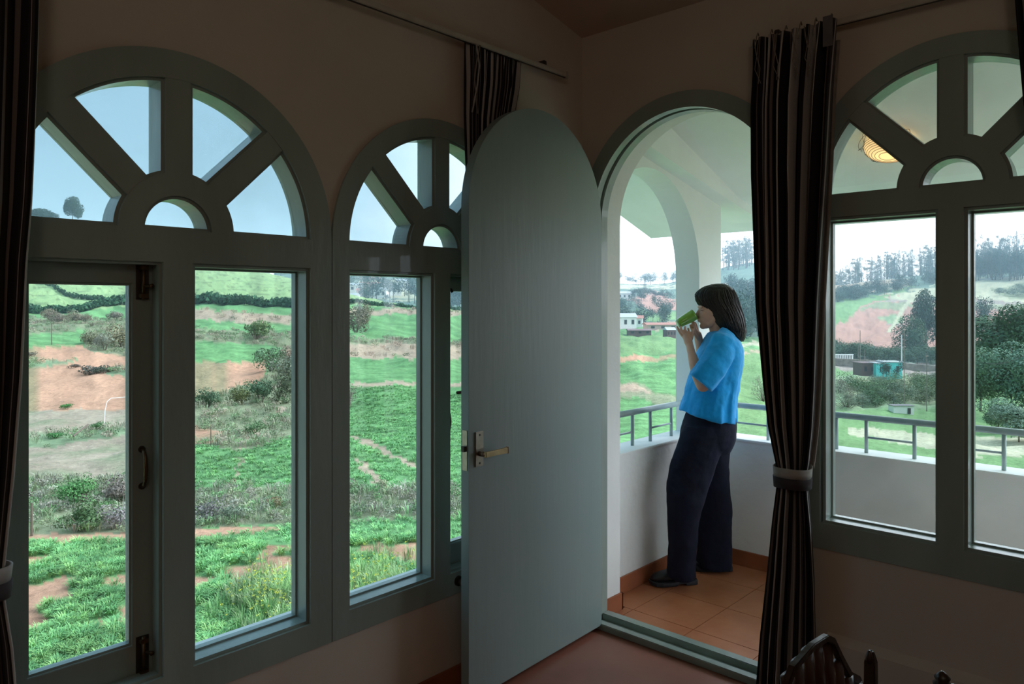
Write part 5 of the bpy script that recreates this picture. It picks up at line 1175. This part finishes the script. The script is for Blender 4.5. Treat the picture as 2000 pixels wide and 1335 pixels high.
# shoes
def shoe(toe, heel, label=None):
    f = (toe-heel); Ln = f.length; f.normalize(); sd = Vector((-f.y, f.x, 0)); h0 = Vector((heel.x, heel.y, 0)); g = []
    def sec(t, w, z0, z1, n=20, sq=.8): return [h0+f*(t*Ln)+sd*(w*math.copysign(abs(math.cos(a))**sq, math.cos(a)))+UU*((z0+z1)/2+(z1-z0)/2*math.copysign(abs(math.sin(a))**sq, math.sin(a))) for a in np.linspace(0, 2*PI, n+1)[:-1]]
    up = MB().loft([sec(t, w, .026, z) for t, w, z in ((.0,.020,.06),(.03,.032,.085),(.15,.036,.10),(.30,.036,.10),(.45,.038,.092),(.60,.043,.080),(.75,.045,.070),(.88,.040,.062),(.96,.026,.052),(1.0,.010,.044))])
    sh = empty('shoe', (heel.x, heel.y, 0)); 
    a = obj('shoe', up, M['shoe'], person, smooth=True)
    so = MB().loft([sec(t, w, z0, .031, sq=.45) for t, w, z0 in ((-.02,.030,.0),(.05,.037,.0),(.24,.038,.0),(.25,.038,.010),(.42,.039,.008),(.46,.042,.0),(.62,.047,.0),(.78,.048,.0),(.92,.040,.002),(1.0,.024,.008),(1.03,.008,.014))])
    obj('sole', so, M['sole'], a)
    obj('shoe_strap', MB().tube([h0+f*(Ln*.5)+sd*(.041*math.cos(w))+UU*(.04+.053*math.sin(w)) for w in np.linspace(0, PI, 12)], .006, 6), M['shoe'], a, smooth=True)
    bpy.data.objects.remove(sh)
shoe(on_floor(1271, 1143), on_floor(1357, 1138)); shoe(on_floor(1352, 1112), on_floor(1427, 1113))
# mug
ax_ = (W_(1357, 613.5)-W_(1323.5, 632.5)).normalized(); mx_ = ax_.cross(US).normalized(); my_ = ax_.cross(mx_)
mug = empty('mug', W_(1323.5, 632.5), label='green glazed mug held to the mouth of the woman', category='mug')
c0 = W_(1323.5, 632.5); Lm = .107
obj('mug_body', MB().lathe(c0, [(.0,0),(.018,0),(.0235,.004),(.026,.016),(.0295,.06),(.0315,.098),(.0318,Lm),(.0290,Lm),(.0285,.098),(.0255,.05),(.02,.012),(.0,.010)], 36, mx_, my_, ax_), M['mug'], mug, smooth=True)
obj('mug_base_ring', MB().lathe(c0, [(.0175,-.002),(.0205,-.002),(.0225,.003),(.0175,.003)], 30, mx_, my_, ax_), M['mug_in'], mug, smooth=True)
dh = (mx_*(-1 if mx_.z > 0 else 1)*.3-US*.95).normalized()
obj('mug_handle', MB().tube([c0+ax_*.085+dh*.029, c0+ax_*.090+dh*.048, c0+ax_*.070+dh*.060, c0+ax_*.045+dh*.058, c0+ax_*.028+dh*.042, c0+ax_*.026+dh*.026], .0055, 10), M['mug'], mug, smooth=True)

# warm wall lamp on the window wall, just above the picture
wlp = empty('wall_lamp', PL(.95, 2.95, -.08), label='small warm wall lamp above the left windows', category='lamp')
obj('lamp_arm', MB().tube([PL(.95, 2.95, -.002), PL(.95, 2.97, -.08), PL(.95, 2.99, -.12)], .008, 8), M['brass'], wlp, smooth=True)
obj('lamp_shade', MB().lathe(PL(.95, 2.93, -.12), [(.07,0),(.045,.09),(.043,.09),(.068,0)], 24), M['cloth_plain'], wlp, smooth=True)
wl_ = bpy.data.lights.new('wall_lamp_bulb', 'POINT'); wlo = bpy.data.objects.new('wall_lamp_bulb', wl_); COL.objects.link(wlo); wlo.location = PL(.95, 2.96, -.12); wl_.energy = 1.2; wl_.color = (1, .58, .25); wl_.shadow_soft_size = .03

rl_ = bpy.data.lights.new('room_fill', 'POINT'); rlo = bpy.data.objects.new('room_fill', rl_); COL.objects.link(rlo); rlo.location = (-1.2, -1.2, 2.7); rl_.energy = 12; rl_.color = (1, .83, .68); rl_.shadow_soft_size = .4  # unseen warm fill light, added to brighten the room walls; no fitting here
